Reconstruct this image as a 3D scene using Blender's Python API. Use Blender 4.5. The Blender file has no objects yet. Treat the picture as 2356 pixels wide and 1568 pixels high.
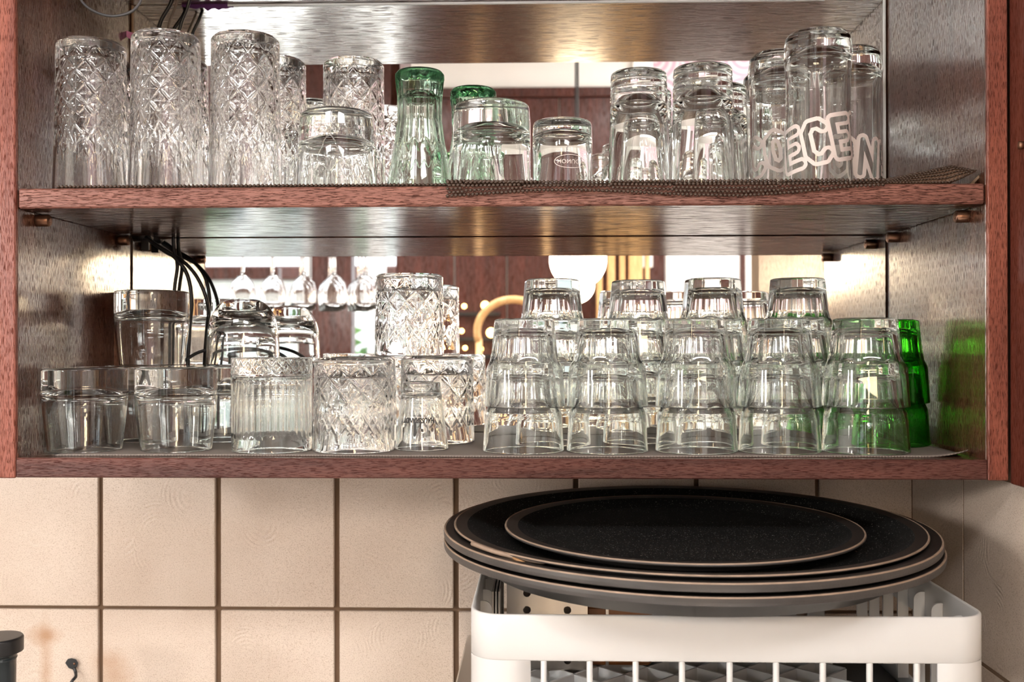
import bpy, math, random
import numpy as np
from mathutils import Matrix, Vector
random.seed(7)
C = bpy.context.scene.collection
PI = math.pi

# ------------------------------------------------------------------ camera
F, CX, DIST, YAW, PITCH, ROLL = 2400.0, .547, 1.0723, .0278, .0029, -.0011
IW, IH = 2356, 1568
cy_, sy_, cp_, sp_, cr_, sr_ = math.cos(YAW), math.sin(YAW), math.cos(PITCH), math.sin(PITCH), math.cos(ROLL), math.sin(ROLL)
_r = Vector((cy_, sy_, 0)); _f0 = Vector((-sy_, cy_, 0)); _z = Vector((0, 0, 1))
FWD = cp_ * _f0 + sp_ * _z
_u = -sp_ * _f0 + cp_ * _z
RIGHT = cr_ * _r + sr_ * _u
UP = cr_ * _u - sr_ * _r
CAM = Vector((CX, -DIST, 0))

def at(u, v, Y):
    """the point of the place seen at photo pixel u, v and standing at depth Y (0 = cabinet front)"""
    d = FWD + RIGHT * ((u - IW / 2) / F) + UP * (-(v - IH / 2) / F)
    return CAM + d * ((Y + DIST) / d.y)

def ax(u, Y, v=784):
    return at(u, v, Y).x

MIR = .307                     # depth of the mirror
def room(u, v, L):
    """a point of the room that the mirror shows at u, v, at total distance L from the camera"""
    p = at(u, v, L - DIST)
    return Vector((p.x, 2 * MIR - p.y, p.z))

cam = bpy.data.cameras.new('camera'); camo = bpy.data.objects.new('camera', cam); C.objects.link(camo)
cam.sensor_width = 36; cam.lens = F / IW * 36; cam.clip_start = .02
M = Matrix.Identity(4)
for i in range(3):
    M[i][0], M[i][1], M[i][2], M[i][3] = RIGHT[i], UP[i], -FWD[i], CAM[i]
camo.matrix_world = M
cam.dof.use_dof = True; cam.dof.focus_distance = 1.14; cam.dof.aperture_fstop = 8.0
sc = bpy.context.scene
sc.camera = camo

# ------------------------------------------------------------------ light and exposure
sc.view_settings.view_transform = 'Standard'; sc.view_settings.look = 'None'
sc.view_settings.gamma = 1; sc.view_settings.use_curve_mapping = False
sc.view_settings.exposure = 1.03
cyc = sc.cycles
cyc.use_adaptive_sampling = True; cyc.adaptive_threshold = .03
cyc.max_bounces = 36; cyc.transmission_bounces = 36; cyc.glossy_bounces = 14; cyc.diffuse_bounces = 4
cyc.transparent_max_bounces = 24
cyc.sample_clamp_indirect = 12; cyc.blur_glossy = .6
cyc.caustics_reflective = True; cyc.caustics_refractive = True
cyc.use_denoising = True
try:
    cyc.denoiser = 'OPENIMAGEDENOISE'; cyc.denoising_input_passes = 'RGB_ALBEDO_NORMAL'
except Exception:
    pass
w = bpy.data.worlds.new('sky'); sc.world = w; w.use_nodes = True
wn = w.node_tree.nodes; wl = w.node_tree.links
bg = wn['Background']
tc = wn.new('ShaderNodeTexCoord'); sep = wn.new('ShaderNodeSeparateXYZ'); wr = wn.new('ShaderNodeValToRGB')
wl.new(tc.outputs['Generated'], sep.inputs[0]); wl.new(sep.outputs['Z'], wr.inputs[0])
wr.color_ramp.elements[0].position = 0; wr.color_ramp.elements[0].color = (.93, .97, 1, 1)
wr.color_ramp.elements[1].position = .9; wr.color_ramp.elements[1].color = (.6, .8, 1, 1)
wl.new(wr.outputs[0], bg.inputs[0]); bg.inputs[1].default_value = 1.6
SUN = 18.0; GLOBE = 17.0; GLOBE_FILL = 70.0; CEIL_FILL = 27.0; WALL_FILL = 22.0  # the last three are strengths of added fill lamps
sun = bpy.data.lights.new('sun', 'SUN'); sun.energy = SUN; sun.angle = .01; sun.color = (1, .95, .86)
suno = bpy.data.objects.new('sun', sun); C.objects.link(suno)
suno.rotation_euler = (math.radians(35), 0, math.radians(12))   # high sun over the terrace, from the room's side

def area(name, loc, aim, sx, sy, power, col, portal=False):
    l = bpy.data.lights.new(name, 'AREA'); l.shape = 'RECTANGLE'; l.size = sx; l.size_y = sy
    l.energy = power; l.color = col
    if portal: l.cycles.is_portal = True
    o = bpy.data.objects.new(name, l); C.objects.link(o); o.location = loc
    o.rotation_euler = (Vector(aim) - Vector(loc)).to_track_quat('-Z', 'Y').to_euler()
    return o
CEILZ = 1.56
area('ceiling_fill_light', (-.35, -2.3, CEILZ - .03), (-.35, -2.0, -1), .9, .5, CEIL_FILL, (1, .98, .97))  # first of two added ceiling fills for even light on the cabinet
area('ceiling_fill_light', (1.35, -2.3, CEILZ - .03), (1.35, -2.0, -1), .9, .5, CEIL_FILL, (1, .97, .95))  # second added ceiling fill
area('wall_fill_light', (2.0, -2.9, CEILZ - .03), (2.0, -3.8, .2), 1.6, .25, WALL_FILL, (1, .97, .94))  # added fill that brightens the pale far wall
area('window_portal', (-1.2, -3.9, -.28), (-1.2, 0, -.28), 2.0, 2.4, 1, (1, 1, 1), True)

# ------------------------------------------------------------------ materials
def nmat(name):
    m = bpy.data.materials.new(name); m.use_nodes = True
    return m, m.node_tree.nodes, m.node_tree.links, m.node_tree.nodes['Principled BSDF']

def plain(name, col, rough=.5, metal=0, spec=.5, emit=None, es=0, noise=0, nscale=60, bump=0, bscale=200):
    m, n, l, b = nmat(name)
    b.inputs['Base Color'].default_value = (*col, 1); b.inputs['Roughness'].default_value = rough
    b.inputs['Metallic'].default_value = metal; b.inputs['Specular IOR Level'].default_value = spec
    if emit:
        b.inputs['Emission Color'].default_value = (*emit, 1); b.inputs['Emission Strength'].default_value = es
    t = n.new('ShaderNodeTexCoord')
    if noise:
        nz = n.new('ShaderNodeTexNoise'); nz.inputs['Scale'].default_value = nscale; nz.inputs['Detail'].default_value = 4
        l.new(t.outputs['Object'], nz.inputs['Vector'])
        mx = n.new('ShaderNodeMix'); mx.data_type = 'RGBA'; mx.inputs[6].default_value = (*[c * (1 - noise) for c in col], 1)
        mx.inputs[7].default_value = (*[min(1, c * (1 + noise)) for c in col], 1)
        l.new(nz.outputs['Fac'], mx.inputs[0]); l.new(mx.outputs[2], b.inputs['Base Color'])
    if bump:
        nz = n.new('ShaderNodeTexNoise'); nz.inputs['Scale'].default_value = bscale; nz.inputs['Detail'].default_value = 3
        l.new(t.outputs['Object'], nz.inputs['Vector'])
        bp = n.new('ShaderNodeBump'); bp.inputs['Strength'].default_value = bump; bp.inputs['Distance'].default_value = .0006
        l.new(nz.outputs['Fac'], bp.inputs['Height']); l.new(bp.outputs[0], b.inputs['Normal'])
    return m

def wood(name, dark, mid, light, axis, rough=.3, coat=.0, pore=.7, bump=.5, pscale=1.0, spec=.5):
    """stained open-pored wood, grain along axis (0 x, 1 y, 2 z)"""
    m, n, l, b = nmat(name)
    t = n.new('ShaderNodeTexCoord')
    def nz(along, across, detail, rgh=.55, dist=0):
        mp = n.new('ShaderNodeMapping'); s = [across] * 3; s[axis] = along
        mp.inputs['Scale'].default_value = s; l.new(t.outputs['Object'], mp.inputs['Vector'])
        x = n.new('ShaderNodeTexNoise'); x.inputs['Scale'].default_value = 1; x.inputs['Detail'].default_value = detail
        x.inputs['Roughness'].default_value = rgh; x.inputs['Distortion'].default_value = dist
        l.new(mp.outputs[0], x.inputs['Vector']); return x.outputs['Fac']
    band = nz(4, 45, 5, .6, .6); fine = nz(30, 900 * pscale, 2); pores = nz(105 * pscale, 1500 * pscale, 2, .5)
    r = n.new('ShaderNodeValToRGB'); l.new(band, r.inputs[0]); e = r.color_ramp.elements
    e[0].position = .3; e[0].color = (*dark, 1); e[1].position = .72; e[1].color = (*light, 1)
    k = e.new(.52); k.color = (*mid, 1)
    mx = n.new('ShaderNodeMix'); mx.data_type = 'RGBA'; mx.blend_type = 'OVERLAY'; mx.inputs[0].default_value = .35
    l.new(r.outputs[0], mx.inputs[6]); l.new(fine, mx.inputs[7])
    pr = n.new('ShaderNodeValToRGB'); l.new(pores, pr.inputs[0]); p = pr.color_ramp.elements
    p[0].position = .535; p[0].color = (0, 0, 0, 1); p[1].position = .575; p[1].color = (1, 1, 1, 1)
    ml = n.new('ShaderNodeMath'); ml.operation = 'MULTIPLY'; ml.inputs[1].default_value = pore; l.new(pr.outputs[0], ml.inputs[0])
    m2 = n.new('ShaderNodeMix'); m2.data_type = 'RGBA'; m2.inputs[7].default_value = (*[c * .22 for c in dark], 1)
    l.new(ml.outputs[0], m2.inputs[0]); l.new(mx.outputs[2], m2.inputs[6]); l.new(m2.outputs[2], b.inputs['Base Color'])
    sw = n.new('ShaderNodeMapRange'); l.new(pr.outputs[0], sw.inputs[0]); sw.inputs[3].default_value = spec; sw.inputs[4].default_value = spec * .25
    l.new(sw.outputs[0], b.inputs['Specular IOR Level'])
    rr = n.new('ShaderNodeMapRange'); l.new(ml.outputs[0], rr.inputs[0]); rr.inputs[3].default_value = rough; rr.inputs[4].default_value = min(1, rough + .35)
    l.new(rr.outputs[0], b.inputs['Roughness'])
    if coat:
        b.inputs['Coat Roughness'].default_value = .16
        cw = n.new('ShaderNodeMapRange'); l.new(pr.outputs[0], cw.inputs[0]); cw.inputs[3].default_value = coat; cw.inputs[4].default_value = coat * .1
        l.new(cw.outputs[0], b.inputs['Coat Weight'])
    bp = n.new('ShaderNodeBump'); bp.inputs['Strength'].default_value = bump; bp.inputs['Distance'].default_value = .0005; bp.invert = True
    ad = n.new('ShaderNodeMath'); ad.operation = 'ADD'; l.new(pr.outputs[0], ad.inputs[0])
    f2 = n.new('ShaderNodeMath'); f2.operation = 'MULTIPLY'; f2.inputs[1].default_value = .35; l.new(fine, f2.inputs[0]); l.new(f2.outputs[0], ad.inputs[1])
    l.new(ad.outputs[0], bp.inputs['Height']); l.new(bp.outputs[0], b.inputs['Normal'])
    return m

def glass(name, col, rough=0.0, ior=1.5):
    m = bpy.data.materials.new(name); m.use_nodes = True; n = m.node_tree.nodes; l = m.node_tree.links
    n.clear(); o = n.new('ShaderNodeOutputMaterial'); g = n.new('ShaderNodeBsdfGlass')
    g.inputs['Color'].default_value = (*col, 1); g.inputs['Roughness'].default_value = rough; g.inputs['IOR'].default_value = ior
    l.new(g.outputs[0], o.inputs[0]); return m

def pane_mat(name):
    m = bpy.data.materials.new(name); m.use_nodes = True; n = m.node_tree.nodes; l = m.node_tree.links
    n.clear(); o = n.new('ShaderNodeOutputMaterial'); t = n.new('ShaderNodeBsdfTransparent'); g = n.new('ShaderNodeBsdfGlossy')
    g.inputs['Roughness'].default_value = .01; f = n.new('ShaderNodeFresnel'); f.inputs[0].default_value = 1.45
    x = n.new('ShaderNodeMixShader'); l.new(f.outputs[0], x.inputs[0]); l.new(t.outputs[0], x.inputs[1]); l.new(g.outputs[0], x.inputs[2])
    l.new(x.outputs[0], o.inputs[0]); return m

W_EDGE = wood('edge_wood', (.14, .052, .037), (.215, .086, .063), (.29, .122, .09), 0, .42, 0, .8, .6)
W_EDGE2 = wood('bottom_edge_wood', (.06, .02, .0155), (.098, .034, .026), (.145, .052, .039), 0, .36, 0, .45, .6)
W_STILE = wood('stile_wood', (.14, .034, .02), (.22, .06, .036), (.3, .09, .055), 2, .38, 0, .6, .6)
W_SIDE = wood('side_wood', (.055, .019, .011), (.1, .036, .02), (.15, .056, .032), 2, .25, 1.0, .8, .25)
W_UNDER = wood('shelf_wood', (.06, .021, .013), (.105, .04, .025), (.15, .06, .038), 0, .2, .6, .85, .4, .34)
W_TOP = wood('top_wood', (.075, .03, .02), (.125, .055, .036), (.17, .075, .05), 0, .22, 1.0, .7, .35, .3, spec=1.0)
W_ROOM = wood('panelling_wood', (.036, .0085, .005), (.062, .0145, .0085), (.09, .022, .013), 2, .4, .1, .3, .2, .3)
W_PALE = wood('pale_wood', (.5, .27, .1), (.62, .36, .15), (.7, .45, .22), 2, .5, 0, .2, .2, .3)
W_BLOCK = wood('block_wood', (.12, .045, .022), (.18, .07, .035), (.22, .09, .046), 2, .4, 0, .5, .4)
G_CLEAR = glass('clear_glass', (.985, .992, .988)); G_CRYSTAL = glass('cut_glass', (.992, .992, .99), 0, 1.53)
G_TINT = glass('tinted_glass', (.91, .945, .918)); G_TINT2 = glass('tinted_foot', (.42, .62, .48)); G_GREEN = glass('green_glass', (.44, .83, .36)); G_RACK = glass('wine_glass', (.99, .99, .99))
MIRROR = plain('mirror_silver', (.93, .935, .925), .0, 1)
BLACK = plain('black_plastic', (.012, .012, .013), .35); CABLE_GREY = plain('grey_cable', (.1, .1, .105), .35)
BRONZE = plain('bronze_metal', (.23, .12, .075), .33, .85); STEEL = plain('brushed_steel', (.62, .6, .57), .3, 1, bump=.2, bscale=90)
WHITE = plain('white_plastic', (.6, .595, .585), .38, noise=.03, nscale=14); GREYP = plain('grey_plastic', (.66, .67, .67), .45, noise=.08)
GROUT = plain('grout', (.17, .105, .062), .85, noise=.3, nscale=25)
PLASTER = plain('plaster', (.76, .73, .69), .8, bump=.2); CEILM = plain('ceiling_paint', (.82, .81, .79), .85)
FLOORM = plain('floor_tiles', (.36, .31, .27), .4, noise=.2, nscale=4)
FROST = plain('frosted_print', (.72, .63, .59), .6); INK = plain('black_print', (.02, .018, .017), .5)
PINK = plain('pink_paper', (.75, .3, .55), .7); PURPLE = plain('purple_paint', (.1, .02, .13), .6)
WAX = plain('globe_glass', (1, .9, .8), .4, emit=(1, .75, .48), es=GLOBE)
WAX_FILL = plain('fill_globe_glass', (1, .9, .8), .4, emit=(1, .96, .92), es=GLOBE_FILL)  # glow of the added fill globes
BULB = plain('bulb_glow', (1, .7, .3), .4, emit=(1, .55, .16), es=7)
LEAF = plain('leaves', (.05, .12, .025), .6, noise=.5, nscale=14); PAVE = plain('terrace', (.85, .85, .84), .8)
FRAMEW = plain('white_frame', (.85, .86, .87), .45); HOUSE = plain('white_render', (.52, .53, .53), .8)

def tile_mat():
    m, n, l, b = nmat('tile_glaze')
    t = n.new('ShaderNodeTexCoord'); oi = n.new('ShaderNodeObjectInfo')
    nz = n.new('ShaderNodeTexNoise'); nz.inputs['Scale'].default_value = 9; nz.inputs['Detail'].default_value = 4
    g = n.new('ShaderNodeNewGeometry')
    l.new(g.outputs['Position'], nz.inputs['Vector'])
    r = n.new('ShaderNodeValToRGB'); l.new(nz.outputs['Fac'], r.inputs[0])
    r.color_ramp.elements[0].position = .3; r.color_ramp.elements[0].color = (.58, .475, .39, 1)
    r.color_ramp.elements[1].position = .7; r.color_ramp.elements[1].color = (.65, .55, .465, 1)
    sp = n.new('ShaderNodeTexNoise'); sp.inputs['Scale'].default_value = 900; sp.inputs['Detail'].default_value = 2
    l.new(g.outputs['Position'], sp.inputs['Vector'])
    s2 = n.new('ShaderNodeValToRGB'); l.new(sp.outputs['Fac'], s2.inputs[0])
    s2.color_ramp.elements[0].position = .3; s2.color_ramp.elements[0].color = (.5, .42, .34, 1)
    s2.color_ramp.elements[1].position = .48; s2.color_ramp.elements[1].color = (1, 1, 1, 1)
    mx = n.new('ShaderNodeMix'); mx.data_type = 'RGBA'; mx.blend_type = 'MULTIPLY'; mx.inputs[0].default_value = .8
    l.new(r.outputs[0], mx.inputs[6]); l.new(s2.outputs[0], mx.inputs[7])
    # rust and drip stains on the lower left tiles
    last = mx.outputs[2]
    for (u, v, rx, rz, am) in ((100, 1462, .017, .012, .75), (104, 1530, .007, .05, .5), (262, 1555, .02, .025, .5), (235, 1518, .012, .014, .3)):
        p = at(u, v, .316)
        su = n.new('ShaderNodeVectorMath'); su.operation = 'SUBTRACT'; su.inputs[1].default_value = p; l.new(g.outputs['Position'], su.inputs[0])
        dv = n.new('ShaderNodeVectorMath'); dv.operation = 'DIVIDE'; dv.inputs[1].default_value = (rx, 1, rz); l.new(su.outputs[0], dv.inputs[0])
        n3 = n.new('ShaderNodeTexNoise'); n3.inputs['Scale'].default_value = 60; l.new(g.outputs['Position'], n3.inputs['Vector'])
        ln = n.new('ShaderNodeVectorMath'); ln.operation = 'LENGTH'; l.new(dv.outputs[0], ln.inputs[0])
        ad = n.new('ShaderNodeMath'); ad.operation = 'ADD'; l.new(ln.outputs['Value'], ad.inputs[0]); l.new(n3.outputs['Fac'], ad.inputs[1])
        mr = n.new('ShaderNodeMapRange'); l.new(ad.outputs[0], mr.inputs[0]); mr.inputs[1].default_value = .7; mr.inputs[2].default_value = 2.1
        mr.inputs[3].default_value = am; mr.inputs[4].default_value = 0
        x = n.new('ShaderNodeMix'); x.data_type = 'RGBA'; l.new(mr.outputs[0], x.inputs[0]); l.new(last, x.inputs[6]); x.inputs[7].default_value = (.36, .19, .09, 1)
        last = x.outputs[2]
    l.new(last, b.inputs['Base Color'])
    b.inputs['Roughness'].default_value = .42
    # scattered concentric swirls pressed into the glaze
    vo = n.new('ShaderNodeTexVoronoi'); vo.inputs['Scale'].default_value = 15; l.new(g.outputs['Position'], vo.inputs['Vector'])
    sn = n.new('ShaderNodeMath'); sn.operation = 'MULTIPLY'; sn.inputs[1].default_value = 85; l.new(vo.outputs['Distance'], sn.inputs[0])
    si = n.new('ShaderNodeMath'); si.operation = 'SINE'; l.new(sn.outputs[0], si.inputs[0])
    msk = n.new('ShaderNodeTexNoise'); msk.inputs['Scale'].default_value = 26; l.new(g.outputs['Position'], msk.inputs['Vector'])
    mk = n.new('ShaderNodeMapRange'); l.new(msk.outputs['Fac'], mk.inputs[0]); mk.inputs[1].default_value = .54; mk.inputs[2].default_value = .7
    mu = n.new('ShaderNodeMath'); mu.operation = 'MULTIPLY'; l.new(si.outputs[0], mu.inputs[0]); l.new(mk.outputs[0], mu.inputs[1])
    f = n.new('ShaderNodeTexNoise'); f.inputs['Scale'].default_value = 420; l.new(g.outputs['Position'], f.inputs['Vector'])
    aa = n.new('ShaderNodeMath'); aa.operation = 'ADD'; l.new(mu.outputs[0], aa.inputs[0]); l.new(f.outputs['Fac'], aa.inputs[1])
    bp = n.new('ShaderNodeBump'); bp.inputs['Strength'].default_value = .36; bp.inputs['Distance'].default_value = .0007
    l.new(aa.outputs[0], bp.inputs['Height']); l.new(bp.outputs[0], b.inputs['Normal'])
    return m
TILE = tile_mat()

def mat_rubber(name, col, ang, scale, bump=.8):
    m, n, l, b = nmat(name)
    t = n.new('ShaderNodeTexCoord'); mp = n.new('ShaderNodeMapping'); mp.inputs['Rotation'].default_value = (0, 0, ang)
    l.new(t.outputs['Object'], mp.inputs['Vector'])
    wv = n.new('ShaderNodeTexWave'); wv.inputs['Scale'].default_value = scale; wv.inputs['Distortion'].default_value = .3
    l.new(mp.outputs[0], wv.inputs['Vector'])
    mx = n.new('ShaderNodeMix'); mx.data_type = 'RGBA'; mx.inputs[6].default_value = (*[c * .6 for c in col], 1); mx.inputs[7].default_value = (*col, 1)
    l.new(wv.outputs['Fac'], mx.inputs[0]); l.new(mx.outputs[2], b.inputs['Base Color']); b.inputs['Roughness'].default_value = .6
    bp = n.new('ShaderNodeBump'); bp.inputs['Strength'].default_value = bump; bp.inputs['Distance'].default_value = .0005
    l.new(wv.outputs['Fac'], bp.inputs['Height']); l.new(bp.outputs[0], b.inputs['Normal'])
    return m
MAT_LOW = mat_rubber('grey_brown_rubber', (.24, .2, .175), .9, 160)
MAT_UP = plain('brown_rubber', (.05, .027, .016), .42, noise=.3, nscale=300)

def tray_mat():
    m, n, l, b = nmat('tray_black')
    g = n.new('ShaderNodeNewGeometry'); v = n.new('ShaderNodeTexNoise'); v.inputs['Scale'].default_value = 700; v.inputs['Detail'].default_value = 1
    l.new(g.outputs['Position'], v.inputs['Vector'])
    r = n.new('ShaderNodeValToRGB'); l.new(v.outputs['Fac'], r.inputs[0]); e = r.color_ramp.elements
    e[0].position = .68; e[0].color = (.006, .006, .006, 1); e[1].position = .75; e[1].color = (.35, .34, .32, 1)
    l.new(r.outputs[0], b.inputs['Base Color']); b.inputs['Roughness'].default_value = .62; b.inputs['Specular IOR Level'].default_value = .25
    bp = n.new('ShaderNodeBump'); bp.inputs['Strength'].default_value = .25; bp.inputs['Distance'].default_value = .0004
    l.new(v.outputs['Fac'], bp.inputs['Height']); l.new(bp.outputs[0], b.inputs['Normal']); return m
TRAY = tray_mat()
TRAY_RIM = plain('tray_rim', (.05, .045, .042), .42, noise=.5, nscale=25, bump=.3, bscale=500)
TRAY_LIP = plain('tray_lip', (.022, .018, .016), .38, noise=.3, nscale=30, bump=.2, bscale=500)
TRAY_EDGE = plain('tray_worn_edge', (.28, .2, .145), .6, noise=.45, nscale=60, bump=.4, bscale=700)

# ------------------------------------------------------------------ building helpers
def tag(o, label=None, cat=None, group=None, kind=None):
    if label: o['label'] = label
    if cat: o['category'] = cat
    if group: o['group'] = group
    if kind: o['kind'] = kind
    return o

def empty(name, loc=(0, 0, 0), rz=0, **k):
    o = bpy.data.objects.new(name, None); o.empty_display_size = .02; C.objects.link(o)
    o.location = loc; o.rotation_euler = (0, 0, rz); return tag(o, **k)

def obj(name, verts, faces, mat, parent=None, smooth=False, normals=None, loc=None, **k):
    me = bpy.data.meshes.new(name); me.from_pydata([tuple(v) for v in verts], [], [tuple(f) for f in faces])
    if smooth: me.polygons.foreach_set('use_smooth', [True] * len(me.polygons))
    if mat: me.materials.append(mat)
    if normals is not None: me.normals_split_custom_set_from_vertices([tuple(x) for x in normals])
    o = bpy.data.objects.new(name, me); C.objects.link(o)
    if parent: o.parent = parent
    if loc is not None: o.location = loc
    return tag(o, **k)

class MB:
    def __init__(s): s.v = []; s.f = []
    def add(s, v, f):
        b = len(s.v); s.v += [tuple(x) for x in v]; s.f += [tuple(b + i for i in q) for q in f]; return s
    def box(s, x0, x1, y0, y1, z0, z1, b=0.0):
        """box with chamfered edges b"""
        if b <= 0:
            v = [(x, y, z) for z in (z0, z1) for y in (y0, y1) for x in (x0, x1)]
            return s.add(v, [(0, 2, 3, 1), (4, 5, 7, 6), (0, 1, 5, 4), (2, 6, 7, 3), (0, 4, 6, 2), (1, 3, 7, 5)])
        X, Y, Z = (x0, x1), (y0, y1), (z0, z1); v = []; ix = {}
        for i in (0, 1):
            for j in (0, 1):
                for k in (0, 1):
                    p = [X[i], Y[j], Z[k]]; sg = [1 - 2 * i, 1 - 2 * j, 1 - 2 * k]
                    for a in range(3):
                        q = list(p)
                        for c in range(3):
                            if c != a: q[c] += sg[c] * b
                        ix[(i, j, k, a)] = len(v); v.append(q)
        f = []
        for a in range(3):
            c, d = (a + 1) % 3, (a + 2) % 3
            for sd in (0, 1):
                q = []
                for (m, n_) in ((0, 0), (1, 0), (1, 1), (0, 1)):
                    t = [0, 0, 0]; t[a] = sd; t[c] = m; t[d] = n_; q.append(ix[(*t, a)])
                f.append(q if sd else q[::-1])
            for m in (0, 1):
                for n_ in (0, 1):
                    t0 = [0, 0, 0]; t1 = [0, 0, 0]; t0[c] = t1[c] = m; t0[d] = t1[d] = n_; t1[a] = 1
                    q = [ix[(*t0, c)], ix[(*t1, c)], ix[(*t1, d)], ix[(*t0, d)]]
                    f.append(q if m != n_ else q[::-1])
        for i in (0, 1):
            for j in (0, 1):
                for k in (0, 1):
                    q = [ix[(i, j, k, 0)], ix[(i, j, k, 1)], ix[(i, j, k, 2)]]
                    f.append(q if (i + j + k) % 2 else q[::-1])
        return s.add(v, f)
    def tube(s, pts, r, n=10, cap=True):
        pts = [Vector(p) for p in pts]; v = []; f = []; N = len(pts); ref = Vector((.31, .77, .55))
        for i, p in enumerate(pts):
            d = (pts[min(i + 1, N - 1)] - pts[max(i - 1, 0)]).normalized()
            a = d.cross(ref).normalized(); b = d.cross(a); rr = r[i] if isinstance(r, (list, tuple)) else r
            v += [p + (a * math.cos(2 * PI * k / n) + b * math.sin(2 * PI * k / n)) * rr for k in range(n)]
        for i in range(N - 1):
            for k in range(n):
                f.append((i * n + k, i * n + (k + 1) % n, (i + 1) * n + (k + 1) % n, (i + 1) * n + k))
        if cap: f += [tuple(range(n))[::-1], tuple((N - 1) * n + k for k in range(n))]
        return s.add(v, f)
    def build(s, name, mat, parent=None, smooth=False, **k):
        return obj(name, s.v, s.f, mat, parent, smooth, **k)

def box(name, mat, parent, *a, b=.0008, **k):
    return MB().box(*a, b=b).build(name, mat, parent, **k)

def spline(pts, n=12):
    """Catmull-Rom through the points"""
    P = [Vector(p) for p in pts]; P = [P[0] * 2 - P[1]] + P + [P[-1] * 2 - P[-2]]; out = []
    for i in range(1, len(P) - 2):
        for k in range(n):
            t = k / n; a, b, c, d = P[i - 1], P[i], P[i + 1], P[i + 2]
            out.append(.5 * (2 * b + (c - a) * t + (2 * a - 5 * b + 4 * c - d) * t * t + (3 * b - a - 3 * c + d) * t ** 3))
    return out + [P[-2]]

def fillet(poly, k=4):
    """polyline of (r, z[, radius]) with rounded corners"""
    out = []
    for i, p in enumerate(poly):
        rad = p[2] if len(p) > 2 else 0; P = Vector(p[:2])
        if rad <= 0 or i in (0, len(poly) - 1): out.append(tuple(P)); continue
        A, B = Vector(poly[i - 1][:2]), Vector(poly[i + 1][:2]); a = (A - P); b = (B - P)
        la, lb = a.length, b.length; a.normalize(); b.normalize()
        h = max(-.9999, min(.9999, a.dot(b))); half = math.acos(h) / 2
        tl = min(rad / math.tan(half), la * .48, lb * .48)
        p0, p1 = P + a * tl, P + b * tl
        for j in range(k + 1):
            t = j / k; q = p0 * (1 - t) ** 2 + P * 2 * t * (1 - t) + p1 * t * t; out.append(tuple(q))
    return out

def dense(pts, step):
    out = [pts[0]]
    for a, b in zip(pts, pts[1:]):
        n = max(1, int(math.hypot(b[0] - a[0], b[1] - a[1]) / step))
        for j in range(1, n + 1): out.append((a[0] + (b[0] - a[0]) * j / n, a[1] + (b[1] - a[1]) * j / n))
    return out

def lathe(prof, n, disp=None, n_outer=None):
    """closed surface of revolution; prof runs from the axis to the axis. Returns verts, quads by row, normals"""
    pr = np.array(prof, float); m = len(pr)
    th = np.arange(n) * 2 * PI / n
    R = np.repeat(pr[1:-1, 0][:, None], n, 1); Z = np.repeat(pr[1:-1, 1][:, None], n, 1); T = np.repeat(th[None, :], m - 2, 0)
    if disp is not None:
        no = (m if n_outer is None else n_outer) - 1
        R[:no] += disp(T[:no], Z[:no], R[:no])
    V = np.stack([R * np.cos(T), R * np.sin(T), Z], -1).reshape(-1, 3)
    V = np.vstack([V, [[0, 0, pr[0, 1]], [0, 0, pr[-1, 1]]]])
    top, bot = len(V) - 2, len(V) - 1
    rows = []
    k = np.arange(n); k2 = (k + 1) % n
    rows.append([(top, int(a), int(b)) for a, b in zip(k, k2)])
    for i in range(m - 3):
        rows.append([(i * n + int(a), (i + 1) * n + int(a), (i + 1) * n + int(b), i * n + int(b)) for a, b in zip(k, k2)])
    o = (m - 3) * n
    rows.append([(o + int(a), bot, o + int(b)) for a, b in zip(k, k2)])
    return V, rows

def vert_normals(V, faces):
    N = np.zeros_like(V)
    tri = np.array([f for f in faces if len(f) == 3]); q = np.array([f for f in faces if len(f) == 4])
    for F_, idx in ((tri, (0, 1, 2)), (q, (0, 1, 2, 3))):
        if len(F_) == 0: continue
        d1 = V[F_[:, 2]] - V[F_[:, 0]]; d2 = (V[F_[:, 1]] - V[F_[:, 0]]) if len(idx) == 3 else (V[F_[:, 3]] - V[F_[:, 1]])
        c = np.cross(d2, d1) if len(idx) == 3 else np.cross(d1, d2)
        for i in idx: np.add.at(N, F_[:, i], c)
    L = np.linalg.norm(N, axis=1, keepdims=True); L[L == 0] = 1
    return N / L

def sub_mesh(V, N, faces):
    used = sorted({i for f in faces for i in f}); mp = {a: b for b, a in enumerate(used)}
    return V[used], N[used], [tuple(mp[i] for i in f) for f in faces]

def revolve_thing(name, outer, inner, n, mat, seam_z, step=.004, disp=None, part_names=('base', 'bowl'), scale=1):
    """an upside-down glass: mouth at z 0, thick foot on top. Two parts that share one continuous surface, parted at seam_z"""
    po = dense(fillet(outer), step); pi_ = dense(fillet(inner), .006)
    V, rows = lathe(po + pi_, n, disp, len(po))
    allf = [f for r in rows for f in r]
    N = vert_normals(V, allf)
    # make the normals point out of the glass
    cut = next(i for i, p in enumerate(po) if p[1] <= seam_z and i > 1)
    root = empty(name)
    mats = mat if isinstance(mat, tuple) else (mat, mat)
    for nm, fs, mt in ((part_names[0], [f for r in rows[:cut] for f in r], mats[0]), (part_names[1], [f for r in rows[cut:] for f in r], mats[1])):
        v, nn, ff = sub_mesh(V, N, fs)
        obj(nm, v, ff, mt, root, True, nn)
    return root

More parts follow.
